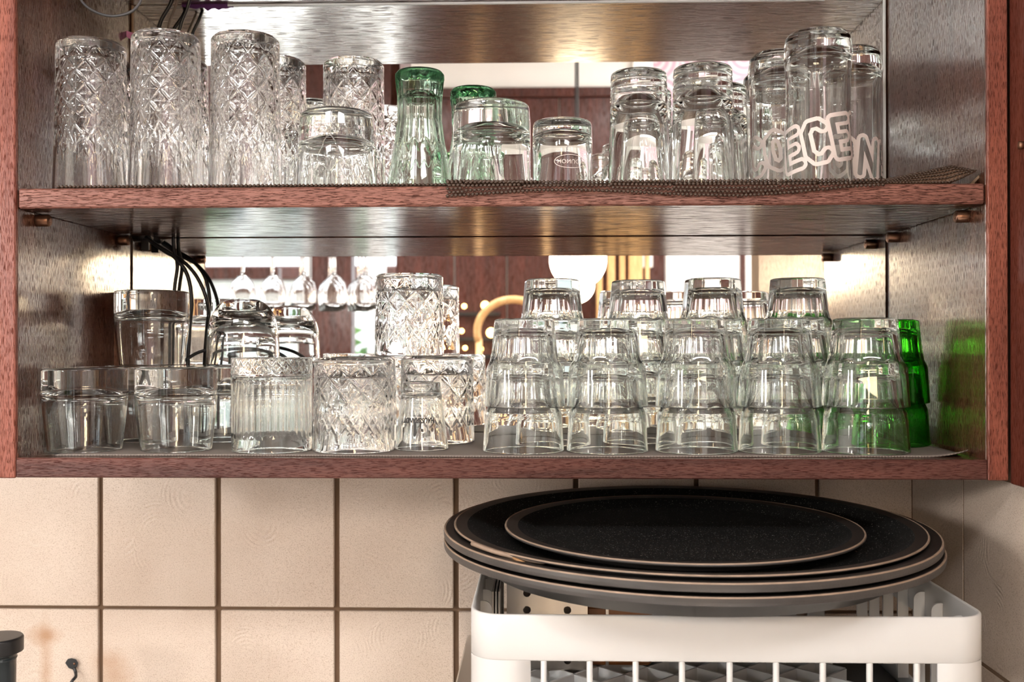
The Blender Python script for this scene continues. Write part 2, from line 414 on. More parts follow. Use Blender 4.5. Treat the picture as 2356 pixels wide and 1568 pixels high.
USED = set()
def place(proto, x, y, z, rz, label, cat='glass', group=None, sxy=1, sz=1, tilt=None):
    """the first time the prototype itself, afterwards a copy of it and of its parts"""
    if proto.name not in USED:
        USED.add(proto.name); r = proto
    else:
        r = proto.copy(); C.objects.link(r)
        for ch in proto.children:
            c = ch.copy(); C.objects.link(c); c.parent = r
            for g in ch.children:
                d = g.copy(); C.objects.link(d); d.parent = c
    r.location = (x, y, z); r.rotation_euler = (tilt[0] if tilt else 0, tilt[1] if tilt else 0, rz); r.scale = (sxy, sxy, sz)
    return tag(r, label, cat, group)

# ------------------------------------------------------------------ the setting
WALLY = .322
TW, TH, GW = .1575, .212, .0046
gz = at(600, 1398, WALLY).z                              # the level grout joint under the cabinet
gx = [ax(u, WALLY, 1250) for u in (232, 504, 776, 1050, 1325, 1602, 1880)]
RWX = ax(2098, WALLY, 1250)                              # the tiled right wall
RWALL_END = -.75
ROOM = (-2.45, 3.25, -3.85, WALLY + .01, -1.6, CEILZ)

wb = box('wall_back', GROUT, None, ROOM[0], ROOM[1], WALLY + .003, WALLY + .1, ROOM[4], CEILZ, b=0, kind='structure')
zrows = [(gz + GW / 2, gz + TH - GW / 2), (gz - TH + GW / 2, gz - GW / 2)]
xe = [gx[0] - TW * k for k in range(7, 0, -1)] + gx + [RWX + GW / 2]
def tile_proto(w_, h_, vertical_axis='y'):
    m = MB().box(-w_ / 2, w_ / 2, 0, .007, -h_ / 2, h_ / 2, b=.0011)
    me = bpy.data.meshes.new('tile'); me.from_pydata(m.v, [], m.f); me.materials.append(TILE); return me
full = tile_proto(TW - GW, TH - GW)
def add_tile(me, parent, loc, rz=0):
    o = bpy.data.objects.new('tile', me); C.objects.link(o); o.parent = parent; o.location = loc
    o.rotation_euler = (random.uniform(-.002, .002), 0, rz + random.uniform(-.002, .002)); return o
for z0, z1 in zrows + [(z0 + TH * k, z1 + TH * k) for k in (1, 2, 3) for z0, z1 in zrows[:1]] + [(zrows[1][0] - TH, zrows[1][1] - TH)]:
    for a, b in zip(xe, xe[1:]):
        if z0 > .05 and b > -.03: continue          # nothing behind the cabinet
        wd = b - a - GW
        me = full if abs(wd - (TW - GW)) < .004 else tile_proto(wd, TH - GW)
        add_tile(me, wb, ((a + b) / 2, WALLY - .004, (z0 + z1) / 2))
rtiles = {}
wr_ = box('wall_right', GROUT, None, RWX - .0016, RWX + .1, RWALL_END, WALLY, ROOM[4], CEILZ, b=0, kind='structure')
for z0, z1 in zrows:
    ya = WALLY - .006
    for wd in (.168, .212, .212, .212):
        key = round(wd, 3)
        if key not in rtiles:
            m_ = MB().box(-(wd - .0034) / 2, (wd - .0034) / 2, 0, .005, -(TH - GW) / 2, (TH - GW) / 2, b=.0003)
            rtiles[key] = bpy.data.meshes.new('tile'); rtiles[key].from_pydata(m_.v, [], m_.f); rtiles[key].materials.append(TILE)
        add_tile(rtiles[key], wr_, (RWX - .002, ya - wd / 2, (z0 + z1) / 2), -PI / 2); ya -= wd
fl = box('floor', FLOORM, None, ROOM[0], ROOM[1], ROOM[2], WALLY, -1.7, -1.6, b=0, kind='structure')
ce = box('ceiling', CEILM, None, ROOM[0], ROOM[1], ROOM[2], WALLY, CEILZ, CEILZ + .1, b=0, kind='structure')
box('wall_left', PLASTER, None, ROOM[0] - .1, ROOM[0], ROOM[2], WALLY, -1.6, CEILZ, b=0, kind='structure')
box('wall_side', PLASTER, None, ROOM[1], ROOM[1] + .1, ROOM[2], WALLY, -1.6, CEILZ, b=0, kind='structure')

# far wall of the bar room, seen in the mirror
FY = -3.85; LF = -FY + 2 * MIR + DIST
def fx(u): return room(u, 700, LF).x
def fz(v): return room(1245, v, LF).z
WX0, WX1, WZ0, WZ1 = -2.25, fx(926), -1.45, .93
PX = fx(1530)
wf = box('wall_front', PLASTER, None, ROOM[0], WX0, FY - .12, FY, -1.6, CEILZ, b=0, kind='structure')
box('wall_section', PLASTER, wf, WX0, WX1, FY - .12, FY, WZ1, CEILZ, b=0)
box('wall_section', PLASTER, wf, WX0, WX1, FY - .12, FY, -1.6, WZ0, b=0)
box('wall_section', PLASTER, wf, WX1, ROOM[1], FY - .12, FY, -1.6, CEILZ, b=0)
ztop = fz(205)
box('dark_lintel', W_ROOM, wf, ROOM[0], fx(905), FY, FY + .03, WZ1 + .01, CEILZ - .01, b=.003)
xs = np.linspace(WX1, PX, 6)
for a, b in zip(xs, xs[1:]):
    box('panel', W_ROOM, wf, a + .004, b - .004, FY, FY + .022, -1.55, ztop - .05, b=.003)
box('panel_rail', W_ROOM, wf, WX1, fx(1455), FY, FY + .045, ztop - .05, ztop, b=.004)
# pale planked part of the far wall and the patterned paper above it
def paper():
    m, n, l, b = nmat('patterned_paper')
    t = n.new('ShaderNodeTexCoord'); vo = n.new('ShaderNodeTexVoronoi'); vo.voronoi_dimensions = '2D'; vo.inputs['Scale'].default_value = 4.5; vo.inputs['Randomness'].default_value = .35
    mp = n.new('ShaderNodeMapping'); mp.inputs['Rotation'].default_value = (PI / 2, 0, 0)
    l.new(t.outputs['Object'], mp.inputs[0]); l.new(mp.outputs[0], vo.inputs['Vector'])
    mu = n.new('ShaderNodeMath'); mu.operation = 'MULTIPLY'; mu.inputs[1].default_value = 38; l.new(vo.outputs['Distance'], mu.inputs[0])
    si = n.new('ShaderNodeMath'); si.operation = 'SINE'; l.new(mu.outputs[0], si.inputs[0])
    r = n.new('ShaderNodeValToRGB'); l.new(si.outputs[0], r.inputs[0])
    r.color_ramp.elements[0].color = (.5, .3, .36, 1); r.color_ramp.elements[1].color = (.66, .53, .55, 1); r.color_ramp.elements[1].position = .5
    l.new(r.outputs[0], b.inputs['Base Color']); b.inputs['Roughness'].default_value = .7; return m
box('paper_panel', paper(), wf, fx(1500), ROOM[1], FY, FY + .012, .66, CEILZ, b=0)
box('pale_post', PLASTER, wf, fx(1455), fx(1500), FY, FY + .05, .4, CEILZ, b=.003)
PLANK = plain('white_planks', (.84, .8, .77), .5, noise=.06, nscale=5)
xs = np.arange(PX, ROOM[1], .155)
for a in xs:
    box('plank', PLANK, wf, a + .002, min(a + .153, ROOM[1]), FY, FY + .02, -1.6, .66, b=.003)
box('added_dark_panel', W_ROOM, wf, PX, ROOM[1], FY + .0205, FY + .035, -1.59, -.52, b=.003)  # added dark panel that darkens the reflection in the top board
box('leaning_batten', W_ROOM, wf, fx(1700), fx(1712), FY + .0205, FY + .04, -.515, .66, b=.002)

win = empty('window_1', (0, 0, 0), kind='structure')
for u0, u1 in ((718, 810), (912, 930)):
    box('window_post', W_ROOM, win, fx(u0), fx(u1), FY - .1, FY + .02, WZ0, WZ1, b=.004)
for x in (WX0 + .03, -1.75):
    box('window_post', W_ROOM, win, x - .04, x + .04, FY - .1, FY + .02, WZ0, WZ1, b=.004)
box('window_rail', W_ROOM, win, WX0, WX1, FY - .1, FY + .02, WZ1 - .06, WZ1, b=.004)
box('window_rail', W_ROOM, win, WX0, fx(640), FY - .08, FY, fz(640), fz(613), b=.004)
box('window_rail', W_ROOM, win, WX0, WX1, FY - .1, FY + .02, WZ0, WZ0 + .1, b=.004)
box('window_mullion', FRAMEW, win, fx(700), fx(712), FY - .08, FY, WZ0, WZ1, b=.003)
box('window_mullion', FRAMEW, win, fx(846), fx(884), FY - .08, FY, WZ0, WZ1, b=.003)
PANE = pane_mat('window_glass')
for a, b in ((WX0 + .07, -1.79), (-1.71, fx(700)), (fx(810), fx(846)), (fx(884), fx(912))):
    box('pane', PANE, win, a, b, FY - .06, FY - .055, WZ0 + .1, WZ1 - .06, b=0)

# outside: terrace, planting, white house
box('ground', PAVE, None, -9, 5, -14, FY - .14, -1.75, -1.6, b=0, kind='structure')
def bush(name, c, r, n, label, cat='shrub', tall_=1.5):
    rnd = random.Random(hash((round(c[0], 2), round(r, 2))) % 1000); mb = MB()
    root = empty(name, c, label=label, cat=cat, group='shrubs beyond the window')
    for i in range(n):
        d = Vector((rnd.gauss(0, 1), rnd.gauss(0, 1), rnd.gauss(0, 1))).normalized() * r * rnd.uniform(.55, 1)
        d.z = abs(d.z) * tall_; s_ = r * rnd.uniform(.14, .26)
        a = Vector((rnd.gauss(0, 1), rnd.gauss(0, 1), rnd.gauss(0, 1))).normalized(); b = a.orthogonal().normalized()
        mb.add([d - a * s_, d + b * s_ * .5, d + a * s_, d - b * s_ * .5 + Vector((0, 0, s_ * .2))], [(0, 1, 2, 3)])
    f = mb.build('foliage', LEAF, root, kind='stuff')
    MB().tube([(0, 0, 0), (0, 0, r * 1.1)], [r * .1, r * .05], 8).build('stem', W_BLOCK, root)
for i, (x, y, r) in enumerate(((-1.4, -8.6, .42), (-3.05, -8.8, .5), (-.1, -8.4, .5), (-4.9, -9.0, .7), (-2.3, -9.4, .3))):
    bush('shrub', (x, y, -1.6), r, 900, ('middle shrub of the front terrace row, mirrored', 'second shrub from the left on the terrace, mirrored', 'rightmost green shrub by the brown window post, mirrored', 'leftmost green shrub on the terrace, mirrored', 'largest shrub standing nearest the white house, mirrored')[i], tall_=4.2 if i < 4 else 3)
hs = empty('house', (0, 0, 0), label='white rendered house wall beyond the terrace shrubs', cat='house')
box('wall', HOUSE, hs, -7, -1.0, -11, -10.5, -1.6, .75, b=.01); box('roof', W_ROOM, hs, -7.2, -.8, -11.2, -10.2, .75, .9, b=.02)

# ------------------------------------------------------------------ the cabinet
ST_T, SH_B, LO_T, LO_B, TOPB = .1624, .1422, -.118, -.1379, .4533
cab = empty('wall_cabinet', (0, 0, 0), label='open mahogany wall cabinet with mirrored back holding rows of glasses', cat='cabinet')
def rebase(o): return o
box('side_panel', W_SIDE, cab, -.019, 0, .004, MIR + .004, LO_B + .001, .56)
box('side_panel', W_SIDE, cab, 1, 1.019, .004, MIR + .004, LO_B + .001, .56)
box('stile', W_STILE, cab, -.062, .0, -.002, .0038, LO_B - .001, .56, b=.0012)
box('stile', W_STILE, cab, 1.0, 1.0205, -.002, .0038, LO_B - .001, .56, b=.0012)
box('bottom_board', W_UNDER, cab, 0.0002, .9998, .0025, MIR - .001, LO_B, LO_T, b=.0006)
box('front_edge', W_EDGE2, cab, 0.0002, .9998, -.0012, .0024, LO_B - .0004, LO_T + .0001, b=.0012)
box('top_board', W_TOP, cab, 0.0002, .9998, .0045, MIR - .001, TOPB, TOPB + .02, b=.0006)
box('mirror_panel', MIRROR, cab, .0015, .9985, MIR, MIR + .004, LO_T + .0005, SH_B + .02, b=.0005)
box('mirror_panel', MIRROR, cab, .0015, .9985, MIR, MIR + .004, SH_B + .0205, TOPB + .0195, b=.0005)
box('mirror_trim', FRAMEW, cab, .9962, .9985, MIR - .0025, MIR - .0002, ST_T + .001, TOPB - .0005, b=.0003)
box('mirror_trim', plain('mirror_edge', (.35, .22, .13), .4), cab, .0008, .003, MIR - .0025, MIR - .0002, ST_T + .001, TOPB - .0005, b=.0003)
box('mirror_trim', FRAMEW, cab, .13, .92, MIR - .0022, MIR - .0003, TOPB - .0032, TOPB - .0004, b=.0003)
def pin(x, y, sx):
    z = SH_B - .0077; r = MB()
    p0 = Vector((x, y, z)); d = Vector((sx, 0, 0))
    r.tube([p0 - d * .004, p0 + d * .0002, p0 + d * .0095, p0 + d * .0105], [.0066, .0066, .0066, .0054], 20)
    o = r.build('shelf_pin', BRONZE, cab, True)
    MB().tube([p0 + d * .0105, p0 + d * .0112], [.0034, .0024], 14).build('screw', BRONZE, o)
for y in (.045, .262): pin(0.004, y, 1); pin(.996, y, -1)

shelf = empty('shelf_board', (0, 0, ST_T), label='middle mahogany shelf board carrying the upper row of glasses', cat='shelf')
box('board', W_UNDER, shelf, .002, .998, 0.0052, MIR - .0095, SH_B - ST_T, 0, b=.0008)
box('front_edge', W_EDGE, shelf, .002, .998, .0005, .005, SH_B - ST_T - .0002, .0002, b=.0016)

door = empty('side_cabinet', (1.03, -.3, 0), label='dark mahogany side panel of neighbouring cabinet at the right edge', cat='cabinet')
box('end_panel', wood('end_wood', (.07, .014, .008), (.105, .022, .012), (.14, .034, .018), 2, .35, .1, .4, .4), door, -.0085, RWX - 1.034, -.3, .297, LO_B - .004, .56, b=.001)
MB().tube([(-.0085, .268, .195), (-.0125, .268, .195), (-.0135, .268, .195)], [.004, .004, .002], 14).build('knob', BRONZE, door, True)

# ------------------------------------------------------------------ mats
def sheet(name, fn, us, vs, mat, parent=None, th=.0012, **k):
    nu, nv = len(us), len(vs); P = [fn(a, b) for b in vs for a in us]; V = [Vector(p) for p in P]
    N = []
    for j in range(nv):
        for i in range(nu):
            d1 = V[j * nu + min(i + 1, nu - 1)] - V[j * nu + max(i - 1, 0)]; d2 = V[min(j + 1, nv - 1) * nu + i] - V[max(j - 1, 0) * nu + i]
            N.append(d1.cross(d2).normalized())
    W_ = V + [p - n_ * th for p, n_ in zip(V, N)]; o = nu * nv; f = []
    for j in range(nv - 1):
        for i in range(nu - 1):
            a = j * nu + i; f.append((a, a + 1, a + nu + 1, a + nu)); f.append((o + a + nu, o + a + nu + 1, o + a + 1, o + a))
    for i in range(nu - 1):
        f.append((i, o + i, o + i + 1, i + 1)); a = (nv - 1) * nu + i; f.append((a + 1, o + a + 1, o + a, a))
    for j in range(nv - 1):
        a = j * nu; f.append((a + nu, o + a + nu, o + a, a)); a = j * nu + nu - 1; f.append((a, o + a, o + a + nu, a + nu))
    return obj(name, W_, f, mat, parent, True, **k)

lx0, lx1 = ax(140, .03, 1045), ax(2226, .03, 1040)
def low_fn(a, b):
    x = lx0 + (lx1 - lx0) * a; y = .017 + (.3 - .017) * b + .004 * math.sin(a * 9) * (1 - b)
    k = max(0, (a - .955) / .045) * max(0, 1 - b * 6)
    return (x, y + .01 * k, LO_T + .0016 + .006 * k * k)
sheet('shelf_mat', low_fn, np.linspace(0, 1, 90), np.linspace(0, 1, 30), MAT_LOW, th=.0014, label='thin grey-brown ribbed rubber mat lining the bottom shelf', cat='mat')
LOZ = LO_T + .0018

upm = empty('shelf_mat', (0, 0, ST_T), label='dark brown open-weave non-slip mat draped over the middle shelf edge', cat='mat')
def up_sheet(a, b): return (.042 + (.93 - .042) * a, .004 + .29 * b, .0018)
sheet('weave', up_sheet, np.linspace(0, 1, 40), np.linspace(0, 1, 10), MAT_UP, upm, th=.0012)
UPZ = ST_T + .002
SPH = [(math.cos(a) * math.cos(e), math.sin(a) * math.cos(e), math.sin(e)) for e in (-PI / 2.4, 0, PI / 2.4) for a in (0, PI / 3, 2 * PI / 3, PI, 4 * PI / 3, 5 * PI / 3)]
SPF = [(i, (i + 1) % 6, 6 + (i + 1) % 6, 6 + i) for i in range(6)] + [(6 + i, 6 + (i + 1) % 6, 12 + (i + 1) % 6, 12 + i) for i in range(6)] + [(5, 4, 3, 2, 1, 0), (12, 13, 14, 15, 16, 17)]
def bead(mb, p, sx, sy, sz): mb.add([(p[0] + q[0] * sx, p[1] + q[1] * sy, p[2] + q[2] * sz) for q in SPH], SPF)
mb = MB(); dx = .0043
x = .043
while x < .9:
    for j in range(3): bead(mb, (x + (dx / 2 if j % 2 else 0), .0035 + j * .0042, .0024), dx * .56, .0026, .0017)
    x += dx
mb.build('bead_rows', MAT_UP, upm, True, kind='stuff')
# doubled layer near the middle
xa, xb = ax(1030, 0, 430), ax(1237, 0, 430); mb = MB(); x = xa
while x < xb:
    t = (x - xa) / (xb - xa)
    for j in range(4): bead(mb, (x + (dx / 2 if j % 2 else 0), .001 + j * .0042, .0058 - .0012 * t), dx * .56, .0026, .0018)
    x += dx
mb.build('bead_rows', MAT_UP, upm, True, kind='stuff')
# strip hanging over the front edge
drop = [(1030, 450), (1120, 444), (1237, 437), (1330, 436), (1450, 440), (1560, 446), (1700, 449), (1790, 444), (1880, 436), (1960, 428), (2040, 424)]
us = np.array([ax(u, -.003, v) for u, v in drop]); zs_ = np.array([at(u, v, -.003).z - ST_T for u, v in drop])
mb = MB(); x = us[0]
while x < us[-1]:
    zb_ = float(np.interp(x, us, zs_)); zt_ = .0042; n_ = max(1, int((zt_ - zb_) / .0033)); 
    for j in range(n_ + 1):
        z = zb_ + (zt_ - zb_) * j / max(1, n_); yy = -.0028 - .0012 * math.sin(min(1, (zt_ - z) / .012) * PI)
        if z > .001: yy = -.0022 + (z - .001) * .8
        bead(mb, (x + (dx / 2 if j % 2 else 0), yy, z), dx * .56, .0014, .0019)
    x += dx
mb.build('hanging_strip', MAT_UP, upm, True, kind='stuff')
# lifted fold at the right-hand end
def fold(a, b):
    u = 1985 + 243 * a
    zr = max(.003, at(u, 425 - 52 * a ** 1.05 * (1 - .35 * max(0, a - .85) / .15), .025).z - ST_T)
    z0 = .0016 + .012 * max(0, (a - .74) / .26) ** 1.3
    if b < .6:
        t = b / .6; y = .003 + .022 * t + .004 * a * t; z = z0 + (zr - z0) * math.sin(t * PI / 2)
    else:
        t = (b - .6) / .4; y = .025 + .004 * a + .06 * t; z = zr + (.0016 - zr) * t * t
    return (ax(u, .02, 400), y, z)
FOLDM = mat_rubber('woven_brown', (.13, .075, .045), .6, 95, 1.0)
sheet('lifted_fold', fold, np.linspace(0, 1, 30), np.linspace(0, 1, 18), FOLDM, upm, th=.0015)
mb = MB()
for i in range(34):
    a = i / 33
    for b in np.linspace(0, .5, 6):
        p = fold(a, b); bead(mb, (p[0], p[1] - .0006, p[2] + .0004), .0022, .0016, .0011)
mb.build('bead_rows', MAT_UP, upm, True, kind='stuff')
pts = [at(u, v, .02) - Vector((0, 0, ST_T)) for u, v in ((2236, 423), (2244, 414), (2254, 405), (2262, 397))]
mb = MB()
for i in range(14):
    t = i / 13 * (len(pts) - 1); k = min(int(t), len(pts) - 2); p = pts[k].lerp(pts[k + 1], t - k)
    for j in range(3): bead(mb, (p.x, p.y + j * .004, p.z - j * .0012), .0022, .002, .0015)
mb.build('frayed_end', plain('frayed_fibre', (.3, .2, .13), .7), upm, True, kind='stuff')

# ------------------------------------------------------------------ glasses: shapes
def smooth(x, a, b):
    t = np.clip((x - a) / (b - a), 0, 1); return t * t * (3 - 2 * t)

def cut_pattern(nd, ch, z_lo, z_hi, depth, leaf_z, leaf_len, r_ref, phase=0):
    """cut-glass relief: crossing V grooves, a star in every diamond, leaf cuts towards the mouth"""
    def d(T, Z, R):
        s = T / (2 * PI) * nd + phase; t = (Z - z_hi) / ch
        a = s + t; b = s - t
        fa = a - np.floor(a); fb = b - np.floor(b); da = np.minimum(fa, 1 - fa); db = np.minimum(fb, 1 - fb)
        g = np.minimum(da, db)
        big = np.clip(1 - g / .15, 0, 1)
        hor = np.abs(fa - fb); ver = np.abs(fa + fb - 1)
        hor = np.minimum(hor, np.abs(hor - 1)); 
        small = np.clip(1 - np.minimum(hor, ver) / .085, 0, 1)
        zig = np.abs(s - np.floor(s) - .5) * 2                     # 0..1 zig-zag
        top = smooth(Z, z_hi + ch * .05, z_hi - ch * .05); lo = z_lo + ch * .5 * zig
        m = top * smooth(Z, lo - .0012, lo + .0012)
        h = -depth * m * np.maximum(big, .5 * small)
        for off, ang, k in ((0, .55, 1), (0, -.55, 1), (.5, 0, .8)):
            ss = s + off; c = (ss - np.floor(ss) - .5) * (2 * PI * r_ref / nd)
            for side in ((-1, 1) if off == 0 else (1,)):
                cx = c - side * (.0042 if off == 0 else 0); zz = Z - (leaf_z - (0 if off == 0 else leaf_len * .35))
                ca, sa = math.cos(ang), math.sin(ang); x_ = cx * ca + zz * sa; y_ = -cx * sa + zz * ca
                L = leaf_len * k; wd = .0026 * np.clip(1 - (y_ / (L / 2)) ** 2, 0, 1)
                h = np.minimum(h, -depth * .9 * np.clip(1 - np.abs(x_) / np.maximum(wd, 1e-6), 0, 1) * (wd > 1e-5) * (1 - m))
        return h
    return d

def facets(n_, z0, z1, amt=1.0):
    def d(T, Z, R):
        a = np.mod(T, 2 * PI / n_) - PI / n_
        f = math.cos(PI / n_) / np.cos(a)
        return R * (f - 1) * smooth(Z, z0, z1) * amt
    return d

def flutes(n_, z0, z1, depth, z2=9, z3=9.1):
    def d(T, Z, R):
        return -depth * np.abs(np.cos(T * n_ / 2)) ** 1.0 * smooth(Z, z0, z1) * (1 - smooth(Z, z2, z3))
    return d

def both(*fs):
    return lambda T, Z, R: sum(f(T, Z, R) for f in fs)

# tall cut highball
H = .174
tall = revolve_thing('cut_highball_glass', [(0, H - .002), (.03, H - .002), (.034, H, .001), (.0385, H - .004, .004), (.0392, .11), (.0418, .0008, .0006), (.0405, 0, .0006)],
    [(.0403, .0002), (.0398, .0015), (.0355, .1), (.0335, H - .02, .006), (.02, H - .012), (0, H - .012)], 264, G_CRYSTAL, H - .012, .0011,
    cut_pattern(11, .0265, .077, H - .012, .0013, .062, .026, .04), ('base', 'bowl'))
# old-fashioned cut tumbler
H = .1015
whisky = revolve_thing('cut_tumbler', [(0, H - .002), (.036, H - .002), (.039, H, .001), (.0432, H - .003, .003), (.0436, .06), (.0446, .0008, .0006), (.0432, 0, .0006)],
    [(.043, .0002), (.0424, .0015), (.0392, .05), (.0385, H - .02, .004), (.02, H - .016), (0, H - .016)], 264, G_CRYSTAL, H - .011, .0011,
    cut_pattern(11, .0265, .046, H - .008, .0013, .031, .026, .043, .3))
# ribbed tumbler with a diamond band
H = .102
def band(T, Z, R):
    s = T / (2 * PI) * 26; t = (Z - .0855) / .0135; a = s + t; b = s - t
    da = np.abs(a - np.round(a)); db = np.abs(b - np.round(b)); g = np.clip(1 - np.minimum(da, db) / .2, 0, 1)
    m = smooth(Z, .085, .086) * (1 - smooth(Z, .1, .101))
    return -.0011 * g * m - .0014 * np.exp(-((Z - .0815) / .0018) ** 2)
ribbed = revolve_thing('ribbed_tumbler', [(0, H - .001), (.04, H - .001), (.0438, H, .0015), (.0438, .08), (.0434, .0008, .0006), (.0421, 0, .0006)],
    [(.0419, .0002), (.0415, .0015), (.0395, .05), (.0388, H - .02, .004), (.02, H - .018), (0, H - .018)], 312, G_CLEAR, .0815, .0013,
    both(band, flutes(34, .014, .02, .0009, .074, .077)))
# barrel tumbler
H = .091
barrel = revolve_thing('barrel_tumbler', [(0, H - .001), (.042, H), (.0469, H - .001, .0075), (.0469, H - .03), (.0455, .04), (.0405, .0008, .0006), (.0393, 0, .0006)],
    [(.0391, .0002), (.0388, .0015), (.0432, .04), (.0435, .055), (.041, H - .03, .016), (.02, H - .0235), (0, H - .0225)], 120, G_CLEAR, H - .026, .003)
# heavy-based short tumbler with flared foot
H = .088
short = revolve_thing('short_tumbler', [(0, H - .006), (.02, H - .004), (.033, H, .003), (.0395, H - .003, .007), (.0418, H - .02, .004), (.0415, H - .024, .002), (.0425, .03), (.0435, .0008, .0006), (.0422, 0, .0006)],
    [(.042, .0002), (.0416, .0015), (.0392, .03), (.037, H - .036, .01), (.02, H - .029), (0, H - .028)], 120, G_CLEAR, H - .0235, .003)
# plain old-fashioned tumbler
H = .0957
plain_t = revolve_thing('plain_tumbler', [(0, H - .004), (.028, H - .003), (.034, H, .002), (.0405, H - .002, .006), (.042, H - .022), (.0425, .0008, .0006), (.0412, 0, .0006)],
    [(.041, .0002), (.0406, .0015), (.0385, .05), (.036, H - .032, .01), (.02, H - .024), (0, H - .022)], 112, G_CLEAR, H - .022, .004)
# rounded small tumbler
H = .0758
round_t = revolve_thing('rounded_tumbler', [(0, H - .003), (.015, H - .002), (.022, H, .002), (.0316, H - .002, .012), (.0322, H - .03), (.0318, .0008, .0006), (.0305, 0, .0006)],
    [(.0303, .0002), (.0299, .0015), (.0282, .045), (.0265, H - .017, .008), (.012, H - .012), (0, H - .011)], 112, G_CLEAR, H - .014, .004)
# domed tumbler with thumb-print foot
H = .079
domed = revolve_thing('domed_tumbler', [(0, H - .0055), (.012, H - .004)] + [(.0412 * (1 - t ** 3.2) ** (1 / 2.6), .012 + (H - .012) * t) for t in (.985, .96, .93, .9, .86, .82, .77, .72, .65, .55, .42, .25, .08)] + [(.0418, .0008, .0006), (.0405, 0, .0006)],
    [(.0403, .0002), (.0399, .0015)] + [(.0385 * (1 - t ** 3.4) ** (1 / 2.4), .01 + (H - .03) * t) for t in (.08, .25, .42, .55, .65, .72, .78, .84, .9, .95, .985)] + [(.021, H - .0205), (.018, H - .0195), (0, H - .0185)], 112, G_CLEAR, H - .02, .004)
# tall beer glass with two rings near the foot
H = .1285
pint = revolve_thing('ringed_beer_glass', [(0, H - .004), (.022, H - .003), (.027, H, .001), (.0302, H - .002, .003), (.0304, H - .009), (.0292, H - .011, .001), (.0304, H - .0125), (.0306, H - .0165), (.0296, H - .0185, .001), (.0306, H - .02), (.0315, .07), (.0335, .0008, .0006), (.0322, 0, .0006)],
    [(.032, .0002), (.0316, .0015), (.0272, .075), (.0225, H - .035, .01), (.012, H - .026), (0, H - .024)], 112, G_CLEAR, H - .019, .003)
# bulge-topped mug glass
H = .17
mug = revolve_thing('bulged_beer_glass', [(0, H - .005), (.024, H - .004), (.029, H, .003), (.0345, H - .006, .005), (.0368, H - .022, .01), (.0345, H - .05, .02), (.034, .07), (.0368, .0008, .0006), (.0354, 0, .0006)],
    [(.0352, .0002), (.0348, .0015), (.031, .07), (.031, H - .055), (.0325, H - .03, .012), (.02, H - .02), (0, H - .018)], 112, G_CLEAR, H - .018, .003,
    facets(10, .02, .06, .25))
# flared green-tinted soda glass with flutes
H = .132
soda = revolve_thing('fluted_soda_glass', [(0, H - .004), (.02, H - .003), (.0235, H, .001), (.0268, H - .004, .003), (.0268, H - .012), (.0252, H - .028, .02), (.0247, .078, .03), (.0285, .05, .03), (.0352, .012), (.0362, .0008, .0006), (.0349, 0, .0006)],
    [(.0347, .0002), (.0343, .0015), (.027, .045), (.0205, .08), (.0205, H - .03, .006), (.01, H - .022), (0, H - .022)], 192, (G_TINT2, G_TINT), H - .0125, .0025,
    flutes(14, .046, .056, .0016, H - .013, H - .008))
# stacking picardy-like tumbler
H = .0955
def stack_proto(mat, nm):
    return revolve_thing(nm, [(0, H - .003), (.024, H - .0025), (.0285, H, .001), (.0327, H - .0015, .0025), (.0362, .058, .006), (.0382, .049, .008), (.0412, .0425, .002), (.0417, .04, .002), (.0443, .0008, .0006), (.0425, 0, .0006)],
        [(.0424, .0002), (.0421, .0015), (.0394, .036), (.0352, .052, .008), (.0292, H - .015, .007), (.015, H - .0115), (0, H - .011)], 180, mat, .052, .002,
        facets(10, .045, .054, 1.0))
stackp = stack_proto(G_CLEAR, 'stacking_tumbler'); stackg = stack_proto(G_GREEN, 'green_stacking_tumbler')
PITCH_S = .0483
# small conical glass
H = .0745
cone = revolve_thing('conical_shot_glass', [(0, H - .002), (.016, H - .002), (.0185, H, .001), (.0208, H - .001, .001), (.0213, H - .012), (.0222, H - .0135), (.0298, .0008, .0006), (.0287, 0, .0006)],
    [(.0285, .0002), (.0281, .0015), (.0215, H - .02), (.0195, H - .0148, .002), (.01, H - .013), (0, H - .013)], 96, G_CLEAR, H - .0125, .004)

# ------------------------------------------------------------------ prints on glass
def text_faces(s, size, bold=0, shear=0, space=1.0):
    cu = bpy.data.curves.new('print_text', 'FONT'); cu.body = s; cu.size = size; cu.align_x = 'CENTER'; cu.align_y = 'CENTER'
    cu.offset = bold; cu.shear = shear; cu.space_character = space; cu.resolution_u = 3
    o = bpy.data.objects.new('print_text', cu); C.objects.link(o)
    bpy.context.view_layer.update()
    me = bpy.data.meshes.new_from_object(o.evaluated_get(bpy.context.evaluated_depsgraph_get()))
    v = [tuple(p.co[:2]) for p in me.vertices]; f = [tuple(p.vertices) for p in me.polygons]
    bpy.data.objects.remove(o); bpy.data.curves.remove(cu); bpy.data.meshes.remove(me)
    return v, f
def wrap(name, v2, f, rfun, z0, th0, mat, parent, flip=(1, 1), rot=0, label=None):
    """lay a flat outline on the round outside of a glass; th0 is the direction it faces"""
    out = []
    for x, y in v2:
        x, y = x * flip[0], y * flip[1]; x, y = x * math.cos(rot) - y * math.sin(rot), x * math.sin(rot) + y * math.cos(rot)
        z = z0 + y; r = rfun(z) + .00025; a = th0 + x / r
        out.append((r * math.cos(a), r * math.sin(a), z))
    if flip[0] * flip[1] < 0: f = [q[::-1] for q in f]
    return obj(name, out, f, mat, parent, label=label)
def ring2(rx, ry, w_, n=64):
    v = []; f = []
    for i in range(n):
        a = 2 * PI * i / n; c, s = math.cos(a), math.sin(a)
        v += [(rx * c, ry * s), ((rx - w_) * c, (ry - w_) * s)]
    for i in range(n):
        j = (i + 1) % n; f.append((2 * i + 1, 2 * i, 2 * j, 2 * j + 1))
    return v, f

